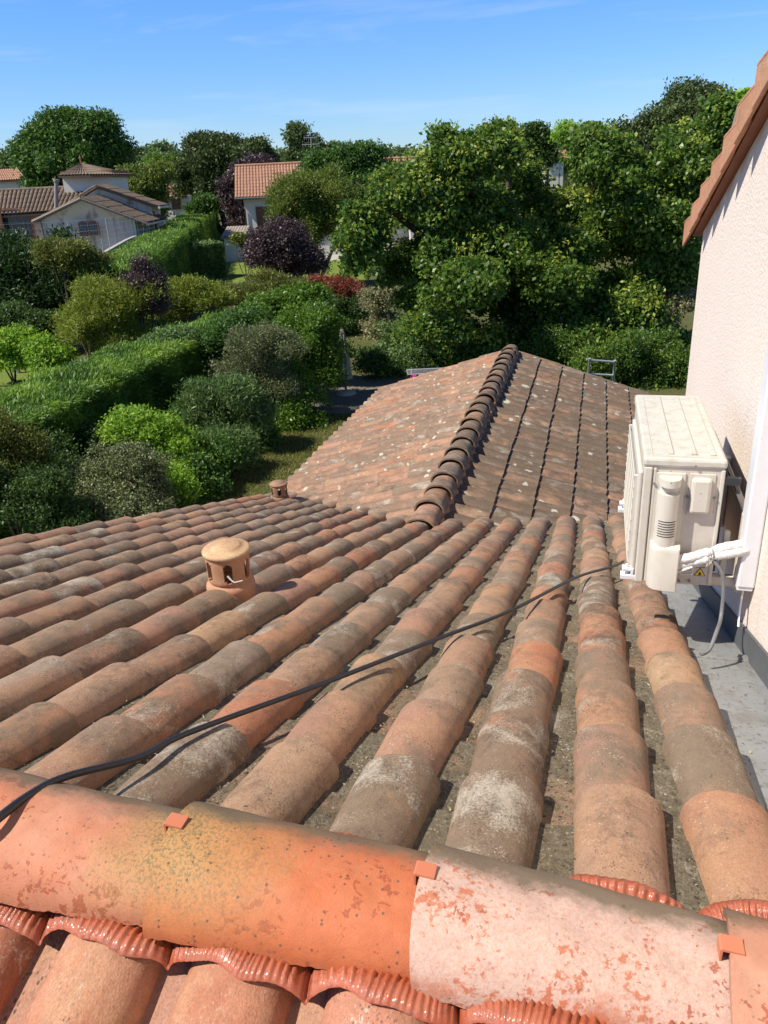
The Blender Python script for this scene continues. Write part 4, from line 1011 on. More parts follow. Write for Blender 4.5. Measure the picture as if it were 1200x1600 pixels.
plant('round_shrub', 'shrub', 'tall rounded dark green shrub beside the lawn, left of the folded parasol', lobes_px([(470,530,54,56), (505,580,34,52), (440,610,50,58,18), (500,500,26,30), (455,650,42,40,17.5)], 19), G_lime2, 2300, 24, 0.085, 0.26, seed=4, stem=0.06, tvar=0.3)
plant('silvery_shrub', 'shrub', 'silvery olive leaved shrub standing in front of the tall rounded shrub', lobes_px([(405,540,52,40), (380,580,45,45), (420,600,42,50), (450,545,28,30)], 17.6), G_grey, 2600, 24, 0.055, 0.2, seed=5, stem=0.05, asp=0.4, tvar=0.4, mode='twig')
plant('laurel_bush', 'shrub', 'bright fresh green laurel bush above and behind the silvery shrub', lobes_px([(460,490,48,26), (500,505,34,30), (420,478,28,16), (480,462,32,14)], 20.8), G_lime2, 1500, 24, 0.11, 0.26, seed=6, stem=0.05)
plant('twiggy_shrub', 'shrub', 'yellowish twiggy shrub at the left picture edge below the hedge', lobes_px([(22,700,50,52), (-20,670,50,42), (40,745,40,45)], 11.5), G_olive, 1300, 22, 0.05, 0.2, seed=7, stem=0.03, mode='twig')
plant('ivy_mound', 'shrub', 'dark shrub in the bottom left corner of the garden against the roof', lobes_px([(20,790,70,45), (90,810,55,35), (-40,760,60,60), (75,760,35,30)], 10.6), G_dark, 1700, 22, 0.06, 0.2, seed=8, stem=0.03)
plant('tangled_shrub', 'shrub', 'loose mid green shrub filling the gap between the leafy shrub and the tall round shrub', lobes_px([(395,690,34,30,16), (360,665,30,30,16.6), (330,620,24,24,17.5), (300,650,30,30,16)], 16.5), G_oak, 1000, 22, 0.09, 0.3, seed=32, stem=0.03)
plant('tangled_shrub', 'shrub', 'dark loose shrub right in front of the nearest hedge, left of the laurel shrub', lobes_px([(90,740,50,34,12.5), (150,690,40,26,14.2), (60,700,40,30,13)], 13), G_dark, 900, 22, 0.07, 0.28, seed=33, stem=0.03)
plant('tangled_shrub', 'shrub', 'olive green loose shrub between the silvery shrub and the laurel bush', lobes_px([(355,520,30,22), (335,545,26,20), (385,500,30,18)], 19.5), G_oak, 800, 22, 0.09, 0.28, seed=34, stem=0.03)
plant('twiggy_bush', 'shrub', 'feathery olive bush under the purple bush, left of the red leaved shrub', lobes_px([(450,448,34,14), (480,455,24,14), (420,440,26,14)], 31), G_olive, 800, 22, 0.13, 0.3, seed=35, stem=0.03, mode='spray', asp=.3)
# --- long hedges: solid clipped form covered in sprays
def hedge(name, label, path, wd, top, mat, coremat, n, leaf, seed, part='foliage', asp=0.22, group=None, tvar=0.5, face_bump=0.15):
    """path: ground points; wd width; top z at each point"""
    g = np.random.default_rng(seed); path = [np.array(p, float) for p in path]
    root = empty(name, (path[0][0], path[0][1], GZ), label=label, cat='hedge', group=group)
    Ps, As, Ns, Ls, Ts = [], [], [], [], []
    segs = list(zip(path[:-1], path[1:], top[:-1], top[1:], wd[:-1], wd[1:])); lens = [np.linalg.norm(q[1][:2]-q[0][:2]) for q in segs]; tot = sum(lens)
    core = MB(); rows = []
    for (a, b_, ta, tb, wa, wb), ln in zip(segs, lens):
        m = int(n*ln/tot); s = g.random(m); dr = (b_-a)[:2]/ln; nr = np.array([dr[1], -dr[0]])
        tp = ta + (tb-ta)*s; hw = (wa+(wb-wa)*s)/2; hgt = tp-GZ
        wob = 0.10*np.sin(s*ln*2.1+seed)+0.07*np.sin(s*ln*5.3)
        per = hgt.mean()*2 + hw.mean()*2; u = g.random(m)*per
        side = np.where(u < hgt.mean(), -1, np.where(u < hgt.mean()+2*hw.mean(), 0, 1))
        lat = np.where(side == 0, g.uniform(-1, 1, m)*hw, side*hw*(1+g.uniform(-.12, .05, m)))
        z = np.where(side == 0, tp + g.uniform(-.10, .06, m), GZ + hgt*g.random(m)**0.8)
        # rounded shoulders
        z = np.where(side == 0, z - 0.10*(np.abs(lat)/hw)**4, z)
        base = a[:2][None, :] + dr[None, :]*(s*ln)[:, None] + nr[None, :]*(lat*(1+wob*.5))[:, None]
        z = z + wob*np.where(side == 0, 0.7, 0)
        P = np.column_stack([base, z])
        out = np.column_stack([nr[0]*side, nr[1]*side, np.where(side == 0, 1.0, 0.25)])
        A = unit(out*0.8 + np.column_stack([dr[0]*np.ones(m)*.45, dr[1]*np.ones(m)*.45, np.zeros(m)]) + g.normal(size=(m, 3))*0.45)
        Ps.append(P + g.normal(size=(m, 3))*face_bump*.35); As.append(A); Ns.append(unit(g.normal(size=(m, 3))+[0, 0, .5])); Ls.append(leaf*g.uniform(.5, 1.35, m))
        cl = 0.5+0.5*np.sin(P[:, 0]*3.3+1.3*np.sin(P[:, 1]*2.1))*np.sin(P[:, 1]*2.9+P[:, 2]*3.7)
        Ts.append(np.clip(tvar*cl+(1-tvar)*g.random(m), 0, 1))
        for q in np.linspace(0, 1, max(3, int(ln*1.5))):
            c = a[:2]+dr*ln*q; h_ = (wa+(wb-wa)*q)/2*0.86; tq = ta+(tb-ta)*q-0.14 + 0.05*math.sin(q*ln*3)
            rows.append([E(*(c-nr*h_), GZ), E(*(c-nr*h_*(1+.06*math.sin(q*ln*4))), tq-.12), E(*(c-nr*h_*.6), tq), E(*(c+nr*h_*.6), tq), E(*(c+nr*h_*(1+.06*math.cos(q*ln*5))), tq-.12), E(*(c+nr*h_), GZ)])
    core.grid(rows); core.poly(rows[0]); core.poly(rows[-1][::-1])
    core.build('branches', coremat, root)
    P = np.vstack(Ps); m = len(P)
    leaves_mesh(part, P, np.vstack(As), np.vstack(Ns), np.concatenate(Ls), np.concatenate(Ls)*asp, np.concatenate(Ts), mat, root)
    return root
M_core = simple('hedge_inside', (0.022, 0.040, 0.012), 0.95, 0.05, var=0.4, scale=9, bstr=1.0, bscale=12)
def Z(px, py, z): return onz(px, py, z)
hedge('cypress_hedge', 'broad bright green conifer hedge running from the left edge to the middle, nearest hedge', [Z(-200, 730, -3.5), Z(50, 622, -3.5), Z(150, 577, -3.5), Z(300, 518, -3.45), Z(430, 480, -3.4)], [1.7, 1.7, 1.6, 1.5, 1.4], [-3.5, -3.5, -3.5, -3.45, -3.4], G_conif, M_core, 240000, 0.115, 5, tvar=0.75)
hedge('clipped_hedge', 'long clipped green hedge leading away beside the grey bungalow', [Z(168, 420, -2.3), Z(236, 377, -2.3), Z(318, 327, -2.3)], [1.6, 1.8, 2.6], [-2.3, -2.3, -2.3], G_conif, M_core, 170000, 0.14, 9, asp=0.3, tvar=0.6)
hedge('leafy_hedge', 'low broad leaved hedge with pale tips between the clipped hedge and the lawn', [Z(264, 389, -3.2), Z(332, 379, -3.2)], [1.5, 1.3], [-3.2, -3.2], G_oleander, M_core, 26000, 0.22, 10, asp=0.45)
# --- neighbour's garden behind the nearest hedge
plant('golden_thuja', 'shrub', 'golden green feathery conifer bush behind the nearest hedge', lobes_px([(160,495,58,50), (125,515,36,42), (200,470,38,32), (150,455,34,24), (190,530,40,30)], 23), G_gold, 1900, 24, 0.14, 0.34, seed=11, mode='spray', asp=0.2, stem=0.07)
plant('purple_barberry', 'shrub', 'small purple leaved shrub beside the golden conifer bush', lobes_px([(226,440,28,32), (240,478,26,30), (208,448,18,20), (222,418,12,16)], 23.2), G_purple, 700, 24, 0.08, 0.25, seed=12, stem=0.04)
plant('olive_conifer', 'shrub', 'olive yellow feathery shrub right of the small purple shrub', lobes_px([(285,462,46,28), (262,482,30,24), (325,466,34,24)], 26), G_gold, 1300, 24, 0.13, 0.34, seed=13, mode='spray', asp=0.25, stem=0.05, tvar=0.8)
plant('brownish_conifer', 'shrub', 'brownish olive feathery shrub in front of the lawn strip', lobes_px([(388,462,36,18), (350,464,28,16), (410,472,28,16)], 27), G_olive, 1100, 24, 0.13, 0.32, seed=14, mode='spray', asp=0.25, stem=0.05)
plant('dark_conifer', 'tree', 'large dark green conifer clump at the left edge in front of the bungalow', lobes_px([(40,430,75,55), (100,450,62,52), (10,480,60,60), (130,425,32,26), (-40,420,60,60), (60,500,60,40)], 28), G_condark, 4200, 26, 0.20, 0.5, seed=15, mode='spray', asp=0.3, stem=0.14, part='crown')
plant('brown_tipped_conifer', 'shrub', 'brown tipped conifer rising between the dark conifers and the clipped hedge', lobes_px([(105,395,36,16), (138,412,26,16), (80,392,22,12)], 26.5), G_olive, 700, 24, 0.16, 0.36, seed=16, mode='spray', asp=0.25, stem=0.06)
plant('lime_shrub', 'shrub', 'small lime green shrub left of the white lamp post on the neighbouring lawn', lobes_px([(12,540,34,26), (30,528,20,18), (18,562,34,18), (-10,555,24,24)], 23), G_lime, 520, 22, 0.13, 0.3, group='lime green shrubs on the neighbouring lawn', seed=17, stem=0.03)
plant('lime_shrub', 'shrub', 'small lime green shrub on the neighbouring lawn right beside the golden conifer', lobes_px([(70,552,26,22), (60,545,18,18), (78,566,28,15), (90,555,18,18)], 22.6), G_lime, 480, 22, 0.13, 0.28, group='lime green shrubs on the neighbouring lawn', seed=18, stem=0.03)
plant('variegated_shrub', 'shrub', 'pale variegated shrub poking out of the top of the nearest hedge', lobes_px([(262,540,48,26), (235,552,28,18), (290,530,26,20)], 19.6), G_oleander, 900, 22, 0.075, 0.24, seed=19, stem=0.04)
plant('dark_leafy_shrub', 'shrub', 'dark leafy shrub under the conifers at the left picture edge', lobes_px([(20,500,45,28), (75,508,40,24)], 24.5), G_dark, 700, 22, 0.11, 0.3, seed=20, stem=0.04)
plant('purple_plum', 'tree', 'round purple leaved bush standing at the end of the bright lawn strip', lobes_px([(442,395,52,40), (420,380,30,24), (470,410,34,34), (448,362,22,18)], 37), G_purple, 2400, 26, 0.13, 0.42, seed=21, stem=0.09, part='crown')
plant('photinia', 'shrub', 'shrub with bright red young leaves in front of the purple bush', lobes_px([(528,450,30,18), (500,445,24,12), (548,462,22,16)], 29.5), G_red, 620, 22, 0.11, 0.28, seed=22, stem=0.03)
plant('evergreen_shrub', 'shrub', 'green lower shrub beneath the red leaved one', lobes_px([(520,485,34,28), (550,500,30,34), (545,540,30,40)], 28.8), G_dark, 900, 22, 0.11, 0.3, seed=23, stem=0.03)
plant('cream_shrub', 'shrub', 'cream variegated shrub to the right of the red leaved shrub', lobes_px([(590,470,28,26), (598,510,28,32), (585,545,24,26)], 27.5), G_var, 1100, 22, 0.09, 0.26, seed=24, stem=0.04)
plant('pale_leaved_shrub', 'shrub', 'pale leaved shrub under the big tree, just beyond the airer', lobes_px([(640,530,38,44), (675,560,32,36), (610,570,30,28), (700,520,30,36), (650,560,36,34,22.5)], 24.5), G_oleander, 1500, 22, 0.11, 0.3, seed=25, stem=0.05)
plant('dark_leafy_shrub', 'shrub', 'dark shrub directly behind the folded parasol', lobes_px([(555,575,34,30), (590,590,34,20), (530,560,24,30)], 25), G_dark, 900, 22, 0.11, 0.3, seed=26, stem=0.04)
plant('pale_tipped_shrub', 'shrub', 'shrub with pale yellowish tips left of the tall wall, under the big tree', lobes_px([(1030,500,34,36), (1062,470,26,22), (1012,535,34,36)], 22), G_var, 900, 22, 0.10, 0.28, seed=27, stem=0.05)
plant('understory_shrub', 'shrub', 'wide dark evergreen shrub under the big tree, behind the clothes airer', lobes_px([(620,575,40,30), (680,580,45,34), (740,560,45,40), (800,570,45,40), (650,545,40,36), (720,530,50,40), (590,565,26,28), (585,572,34,24,21.6), (640,580,40,30,22), (690,575,40,34,22), (740,560,40,34,22)], 24.5), G_dark, 2600, 22, 0.10, 0.3, seed=29, stem=0.05)
plant('dark_leafy_shrub', 'shrub', 'leafy low green shrub behind the ladder beside the tall wall', lobes_px([(975,560,40,52), (1050,575,36,52), (920,572,34,40), (870,550,44,50,21), (1010,610,40,34), (1060,605,40,34), (905,600,40,26), (1030,540,26,30,20)], 19.6), G_big, 1700, 22, 0.10, 0.3, seed=28, stem=0.04)
plant('olive_bush', 'shrub', 'small olive brown bush in front of the little lean-to of the red roofed house', lobes_px([(374,374,12,9), (386,382,11,9)], 46), G_olive, 260, 20, 0.16, 0.3, seed=36, stem=0.03)
# --- the big leafy tree on the right
bt_l = lobes_px([(700,300,62,62), (770,250,50,52), (800,215,26,22), (650,330,52,60), (720,390,75,60), (615,300,38,36), (600,360,34,50), (820,300,50,50), (860,350,70,60), (930,260,52,52), (935,215,28,18),
    (990,300,62,60), (1050,270,40,50), (1090,230,40,46), (1130,190,30,36), (1040,350,60,62), (960,390,70,62), (800,400,70,62), (700,470,65,55), (800,490,75,62), (900,480,75,62), (990,460,65,55), (1060,430,45,60),
    (760,540,60,45), (860,550,75,42), (640,420,44,44), (570,400,26,26), (690,240,24,24), (705,215,14,14), (1010,540,60,45), (1075,360,34,60), (580,345,20,22), (560,330,14,14)], 23)
bt_l += lobes_px([(760,440,60,50), (850,450,60,50), (700,510,50,40), (930,540,60,45), (1000,500,60,50), (800,560,60,36), (880,400,50,44), (1050,560,40,40), (960,330,50,50), (760,350,50,50), (640,480,36,36)], 21.2)
gq = random.Random(4)
bt_l = [(a+gq.uniform(-1.3, 1.3)*abs(HF[0]), b_+gq.uniform(-1.5, 1.5), c_, rx, ry, rz) for a, b_, c_, rx, ry, rz in bt_l]
bt_b = at(830, 620, 23.0); bt_b = E(bt_b[0], bt_b[1], GZ)
bt = empty('big_leafy_tree', bt_b, label='huge many stemmed leafy tree filling the right half behind the wing roof', cat='tree')
crown('crown', bt_l, 22000, 17, 0.125, 0.36, G_big, bt, asp=0.62, seed=40, gaps=0.0, tvar=0.6, shell=0.8, sub=14)
yo = [l for l in bt_l]
yo = [(l[0], l[1], l[2]+l[5]*.25, l[3]*1.02, l[4]*1.02, l[5]*.95) for l in bt_l]
crown('young_leaves', yo, 1300, 14, 0.12, 0.30, G_bigy, bt, asp=0.6, seed=41, shell=1.0, label='yellow green young leaves at the shoot tips')
mb = MB()
def limb(pxs, r0, r1):
    pts = smooth_pts([at(p[0], p[1], p[2]+0.9) for p in pxs], 18); r0, r1 = r0*.8, r1*.8; mb.tube(pts, list(np.linspace(r0, r1, 18)), 9)
mb.tube([bt_b+E(0, 0, -.1), bt_b+E(0.05, 0, .8), at(835, 560, 23)], [0.5, 0.38, 0.34], 12)
limb([(835,565,23.3), (795,480,23.0), (700,400,22.4), (630,345,21.9), (590,310,21.9), (556,285,22.0)], 0.20, 0.03)
limb([(835,565,23), (815,450,22.6), (795,330,22.6), (800,200,22.6)], 0.26, 0.05)
limb([(838,562,23.3), (920,520,22.4), (985,450,21.9), (1020,385,21.9), (1030,340,22.4)], 0.20, 0.05)
limb([(840,565,23), (880,440,23), (925,300,23), (935,190,23)], 0.24, 0.05)
limb([(795,480,22.3), (720,420,22.6), (700,300,22.6), (705,210,22.6)], 0.16, 0.03)
limb([(1010,410,22), (1060,330,22.2), (1100,250,22.6)], 0.10, 0.03)
mb.build('trunk', M_bark, bt, smooth=True)
mb = MB(); mb.tube(smooth_pts([at(1120,300,20), at(1138,240,20), at(1152,190,20), at(1162,150,20)], 10), list(np.linspace(0.11, 0.085, 10)), 9)
tk = empty('pruned_trunk', at(1100, 520, 20)*[1, 1, 0]+E(0, 0, GZ), label='pruned bare trunk with a tuft of leaves on top beside the verge tiles', cat='tree')
mb.tube([at(1100,520,20)*[1,1,0]+E(0,0,GZ), at(1112,380,20), at(1120,300,20)], [0.16, 0.13, 0.11], 9)
mb.build('trunk', M_paleb, tk, smooth=True)
crown('crown', lobes_px([(1165,150,12,7), (1170,165,9,12)], 20), 40, 20, 0.10, 0.16, G_lime, tk, seed=44)
crown('ivy', lobes_px([(1138,240,9,30), (1128,280,14,20)], 20), 60, 20, 0.10, 0.14, G_dark, tk, seed=45)
# --- mid and far trees
tree('spreading_willow', 'light yellow green willow like tree in front of the red roofed house', lobes_px([(475,330,44,42), (448,318,30,34), (505,345,40,34), (480,295,46,24), (470,365,40,26), (520,310,36,40)], 42), G_willow, 2900, 26, 0.19, 0.55, seed=50, asp=0.3, tr=0.12, nst=8, bark=M_paleb, mode='twig')
tree('dense_tree', 'dense mid green tree right of the willow like tree, over the house roof', lobes_px([(560,290,46,42), (605,285,32,34), (520,275,34,26), (590,330,44,38), (640,300,26,30), (560,250,30,18), (500,262,24,18)], 47), G_oak, 3200, 24, 0.22, 0.6, seed=51, tr=0.25)
tree('leafy_tree', 'smaller leafy tree whose top hides the right end of the red roofed house', lobes_px([(690,300,30,34), (720,330,30,40), (660,330,24,30), (740,280,30,40)], 40), G_dark, 1300, 24, 0.2, 0.5, seed=52, tr=0.15)
tree('birch', 'slender birch rising highest above the middle of the treeline', lobes_px([(464,215,13,24), (470,240,18,20), (492,232,12,20), (508,245,14,16), (522,238,10,16), (540,250,16,14)], 72), G_far, 900, 22, 0.30, 0.6, seed=53, tr=0.14, mode='twig', gaps=0.2)
tree('umbrella_pine', 'broad dome shaped pine behind the far end of the clipped hedge', lobes_px([(345,250,55,34), (310,262,32,26), (385,252,38,32), (345,285,50,30), (300,290,22,20)], 82), G_pine, 2800, 26, 0.38, 0.9, seed=54, tr=0.35, mode='twig')
tree('purple_plum_tree', 'dark purple leaved tree left of the red roofed house', lobes_px([(384,282,26,32), (366,300,18,26), (400,262,22,18), (374,325,18,26), (385,345,22,22)], 69), G_purple, 1600, 24, 0.28, 0.7, seed=55, tr=0.2)
tree('oak_tree', 'large dark oak with a broad round crown behind the grey bungalow', lobes_px([(112,208,42,28), (148,228,38,36), (78,228,32,30), (58,246,24,24), (178,248,20,34), (118,258,56,36), (95,195,22,16), (155,200,22,18), (70,285,22,26), (185,288,18,28), (35,240,12,12)], 64), G_oak, 5200, 24, 0.34, 1.0, seed=56, tr=0.4, gaps=0.12)
tree('lime_tree', 'bright yellow green tree between the bungalow tower and the small far house', lobes_px([(225,290,24,30), (212,310,26,30), (238,320,20,26), (252,270,14,16), (205,280,16,18)], 58), G_willow, 1300, 24, 0.26, 0.7, seed=57, tr=0.2)
tree('bushy_tree', 'pale bushy tree behind the small far house', lobes_px([(252,262,20,14), (270,258,14,10)], 110), G_lime2, 500, 22, 0.42, 0.9, seed=58, tr=0.2)
tree('tall_wood_tree', 'tall dull green tree rising highest on the right, behind the big leafy tree', lobes_px([(1075,190,55,50), (1040,215,50,50), (1110,200,40,46), (1000,235,40,42), (1085,160,34,24), (1060,260,70,50), (960,230,26,26)], 52), G_pine, 4600, 26, 0.26, 0.8, seed=59, tr=0.4, tvar=0.6)
tree('slender_tree', 'thin airy pale tree standing against the sky right of the small far roof', lobes_px([(882,200,14,8), (896,212,12,7), (874,213,10,6), (890,225,10,6), (910,203,9,6)], 55), G_lime, 150, 20, 0.2, 0.5, seed=60, tr=0.06, nst=6)
tree('dark_round_tree', 'dark round topped tree left of the small far roof', lobes_px([(835,220,20,24), (845,245,22,24), (815,245,24,24)], 60), G_dark, 900, 24, 0.28, 0.7, seed=61, tr=0.2)
tree('hill_tree', 'hazy green tree on the skyline left of the dark round topped tree', lobes_px([(770,235,30,26), (740,240,26,20), (725,250,26,20)], 75), G_pine, 900, 24, 0.34, 0.9, seed=62, tr=0.3)
tree('small_oak', 'small rounded green tree beside the far house with the cream wall', lobes_px([(322,318,16,14,70), (310,325,14,10,70)], 70), G_oak, 350, 20, 0.28, 0.6, seed=63, tr=0.12)
# distant wood: one mass nobody could count
lob = []
gw = random.Random(8)
for px in range(-60, 1250, 26):
    if 60 < px < 190: base_y = 262
    else: base_y = 250 - (px > 600)*12
    yy = base_y + gw.uniform(-8, 6) - (10 if 200 < px < 300 else 0)
    lob.append((px, yy+14, gw.uniform(20, 34), gw.uniform(12, 22), gw.uniform(120, 170)))
crown('distant_wood', lobes_px(lob, 140), 7500, 20, 0.75, 1.8, G_far, None, seed=70, label='band of distant hazy green trees along the skyline', kind='stuff', cat='wood')
mb = MB(); rows = []
for px in range(-100, 1300, 25):
    p = at(px, 290, 175); q = at(px, 262-(px > 600)*12, 175); rows.append([E(p[0], p[1], GZ-1), E(q[0], q[1], q[2]-1.0), E(q[0]*1.03, q[1]*1.03, q[2]-1.5)])
mb.grid(rows); mb.build('hills', simple('far_wooded_rise', (0.06, 0.09, 0.04), 0.95, 0.05, var=0.4, scale=0.3, bstr=1.0, bscale=0.8), None, kind='structure')

# ================================================================== houses beyond
def corr(mb, A, B, C_, D, ncol, amp=0.045, seg=6, nrow=5, sag=0.02):
    """corrugated tile sheet: A,B = top left/right, C_,D = bottom left/right"""
    A, B, C_, D = [np.array(p, float) for p in (A, B, C_, D)]
    nrm = unit(np.cross(B-A if np.linalg.norm(B-A) > 0.01 else D-C_, C_-A)); 
    if nrm[2] < 0: nrm = -nrm
    P = []
    for i in range(ncol*seg+1):
        u = i/(ncol*seg); row = []
        h = amp*(abs(math.sin(PI*u*ncol))**0.8)
        for j in range(nrow*2):
            v = min(1, (j//2 + (j % 2)*0.999)/nrow)
            p = (A+(B-A)*u)*(1-v) + (C_+(D-C_)*u)*v
            row.append(p + nrm*(h + sag*(j % 2)))
        P.append(row)
    mb.grid(P)
    mb.prism([A-nrm*.02, B-nrm*.02, D-nrm*.02, C_-nrm*.02], -nrm*0.10)
def rel(o, px, d):
    """local frame at a place: right, away, up as seen from the roof"""
    return np.array(o, float), R0, HF
UP = E(0, 0, 1)
# ---- grey bungalow, left
d0 = 44.0
bg_root = empty('bungalow', at(135, 380, d0)*[1, 1, 0]+E(0, 0, GZ), label='grey gabled bungalow with brown tile roofs and a square tower, at the left', cat='house')
def Pw(px, py, d): return at(px, py, d)
gl, ga, gr = Pw(62, 342, d0), Pw(128, 312, d0), Pw(208, 343, d0+1.2)
gl0, gr0 = E(gl[0], gl[1], GZ), E(gr[0], gr[1], GZ)
mb = MB(); mb.prism([gl0, gl, ga, gr, gr0], HF*4.5); mb.build('wall', M_wallh, bg_root)
dpt = HF*4.5
mb = MB()
over = -HF*0.22
corr(mb, ga+UP*0.10+over, ga+UP*0.10+dpt, gl+UP*0.02+over-R0*0.35-UP*0.12, gl+UP*0.02+dpt-R0*0.35-UP*0.12, 20, 0.07)
re_ = Pw(228, 331, d0+1.2)
gre = gr + R0*0.75 - UP*0.18
corr(mb, ga+UP*0.10+over, ga+UP*0.10+dpt, gre+over, gre+dpt, 20, 0.07)
mb.build('roof', M_rfbrown, bg_root)
mb = MB()     # verge boards of the gable
mb.tube([gl-R0*0.35+over-UP*.14, ga+over+UP*.04], 0.07, 4); mb.tube([ga+over+UP*.04, gre+over-UP*.06], 0.07, 4)
mb.build('verge', simple('grey_verge', (0.20, 0.17, 0.15), 0.9), bg_root)
# raised roof block behind
rl_, rr_, ra_ = Pw(126, 312, d0+3), Pw(250, 322, d0+4), Pw(152, 293, d0+3)
mb = MB(); mb.prism([E(rl_[0], rl_[1], GZ), rl_, ra_-UP*.05, rr_-R0*.5, E(*(rr_-R0*.5)[:2], GZ)], HF*2); mb.build('wall', M_wallh, bg_root)
mb = MB(); corr(mb, ra_+UP*.12-HF*.2, ra_+UP*.12+HF*2, rr_-HF*.2, rr_+HF*2, 10, 0.05); corr(mb, ra_+UP*.12-HF*.2, ra_+UP*.12+HF*2, rl_-HF*.2-R0*1.4-UP*.5, rl_+HF*2-R0*1.4-UP*.5, 10, 0.05)
mb.build('roof', M_rfbrown, bg_root)
mb = MB(); mb.tube([rr_-HF*.25-UP*.07, rr_+HF*2-UP*.07], 0.07, 6); mb.tube([gre-HF*.25-UP*.1, gre+HF*4.5-UP*.1], 0.06, 6); mb.build('gutter', M_wallw, bg_root, smooth=True)
mb = MB(); mb.prism([E(*(rr_-R0*.35)[:2], GZ), rr_-R0*.35-UP*.25, rr_-R0*.35-UP*.25+HF*.1, E(*(rr_-R0*.35+HF*.1)[:2], GZ)], -R0*.9); mb.build('brick_panel', M_brick, bg_root)
# left wing with its long roof
wl0, wl1, we0, we1 = Pw(-60, 303, d0+7), Pw(142, 293.5, d0+7), Pw(-60, 341, d0+2.6), Pw(78, 331, d0+2.6)
mb = MB(); corr(mb, wl0, wl1, we0, we1+R0*1.6, 30, 0.10); mb.build('roof', M_rfbrown, bg_root)
mb = MB(); mb.tube([wl0+UP*.08, wl1+UP*.08], 0.11, 8); mb.build('ridge', M_rfbrown, bg_root, smooth=True)
mb = MB(); wa, wb_ = we0+HF*.35-UP*.12, we1+HF*.35-UP*.12
mb.prism([E(wa[0], wa[1], GZ), wa, wb_, E(wb_[0], wb_[1], GZ)], HF*7); mb.build('wall', simple('pink_house_render', (0.50, 0.36, 0.29), 0.9, 0.1, var=0.1, scale=1), bg_root)
mb = MB(); mb.prism([wa-HF*.06-UP*.42, wa-HF*.06, wb_-HF*.06, wb_-HF*.06-UP*.42], HF*.05); mb.build('brick_frieze', M_brick, bg_root)
# arched window helper: surround + glazing + bars
def arched(root, c, w_, h_, nb=2, right=R0, out=-HF, lights=2):
    fr = MB(); gl_ = MB(); br = MB()
    def arch(w, h, n=8, o=0.0):
        pts = [(-w/2-o, -h/2-o)] + [(w/2+o, -h/2-o)] + [((w/2+o)*math.cos(a), h/2-w*.22 + (w*.22+o)*math.sin(a)) for a in np.linspace(0, PI, n)]
        return pts
    for q in range(lights):
        cc = np.array(c) + right*(q-(lights-1)/2)*(w_+0.12)
        fr.prism([cc + right*a + UP*b_ + out*0.03 for a, b_ in arch(w_, h_, 8, 0.09)], -out*0.05)
        gl_.prism([cc + right*a + UP*b_ + out*0.05 for a, b_ in arch(w_, h_)], -out*0.03)
        for k in range(1, 5): x = -w_/2+w_*k/5; br.tube([cc+right*x-UP*h_/2+out*.08, cc+right*x+UP*(h_/2-0.04)+out*.08], 0.012, 4)
        for k in (-.25, 0.05): br.tube([cc-right*w_/2+UP*h_*k+out*.08, cc+right*w_/2+UP*h_*k+out*.08], 0.012, 4)
    f = fr.build('window', M_brick, root); gl_.build('pane', M_glass, f); br.build('bars', simple('pale_window_bars', (0.3, 0.32, 0.36), 0.5), f)
arched(bg_root, Pw(139, 357, d0+0.15), 0.40, 0.58)
arched(bg_root, Pw(22, 350, d0+2.9)+0, 1.9, 1.5, lights=1)
mb = MB(); 
for (px, py) in ((24, 345),): p = Pw(px, py, d0+2.5); mb.box(p-R0*1.2, (1.0, .06, 1.5), M=np.array([R0, HF, UP]).T)
mb.build('shutter', M_shut, bg_root)
# downpipes and a roof pipe
mb = MB(); p = Pw(209, 343, d0+0.9); mb.tube([p, E(p[0], p[1], GZ)], 0.05, 6); mb.build('downpipe', M_wallw, bg_root, smooth=True)
mb = MB(); p = Pw(63, 343, d0-0.2); mb.tube([p, E(p[0], p[1], GZ)], 0.05, 6); mb.build('downpipe', M_slate, bg_root, smooth=True)
# tower
tw = [Pw(97, 294, d0+6), Pw(174, 291, d0+6)]; tt = [Pw(97, 276, d0+6), Pw(174, 274, d0+6)]
mb = MB(); mb.prism([E(*tw[0][:2], GZ), tt[0]+UP*.1, tt[1]+UP*.1, E(*tw[1][:2], GZ)], HF*3.2); mb.build('wall', M_wallw, bg_root)
mb = MB(); mb.prism([tt[0]-HF*.05-R0*.05-UP*.05, tt[0]-HF*.05-R0*.05+UP*.28, tt[1]-HF*.05+R0*.05+UP*.28, tt[1]-HF*.05+R0*.05-UP*.05], HF*3.3); mb.build('brick_frieze', M_brick, bg_root)
mb = MB(); ap = Pw(127, 256, d0+7.5); c1_, c2_ = Pw(90, 275, d0+5.6), Pw(178, 273, d0+5.6); c3_, c4_ = c1_+HF*4, c2_+HF*4
mid_ = Pw(140, 273.5, d0+5.0)
for a, b_ in ((c1_, mid_), (mid_, c2_), (c2_, c4_), (c4_, c3_), (c3_, c1_)): corr(mb, ap, ap+R0*.001, a, b_, 9, 0.06)
mb.build('roof', M_rfbrown, bg_root)
mb = MB(); mb.tube([ap-UP*.1, ap+UP*.35], 0.05, 6); mb.tube([ap+UP*.3, ap+UP*.5], [0.08, 0.01], 6); mb.build('finial', M_brick, bg_root, smooth=True)
mb = MB(); mb.tube([Pw(88, 330, d0+3), Pw(88, 283, d0+3)], 0.11, 10); mb.tube([Pw(88, 284, d0+3), Pw(88, 280, d0+3)], 0.16, 10); mb.build('chimney', simple('grey_flue', (0.25, 0.23, 0.22), 0.8), bg_root, smooth=True)
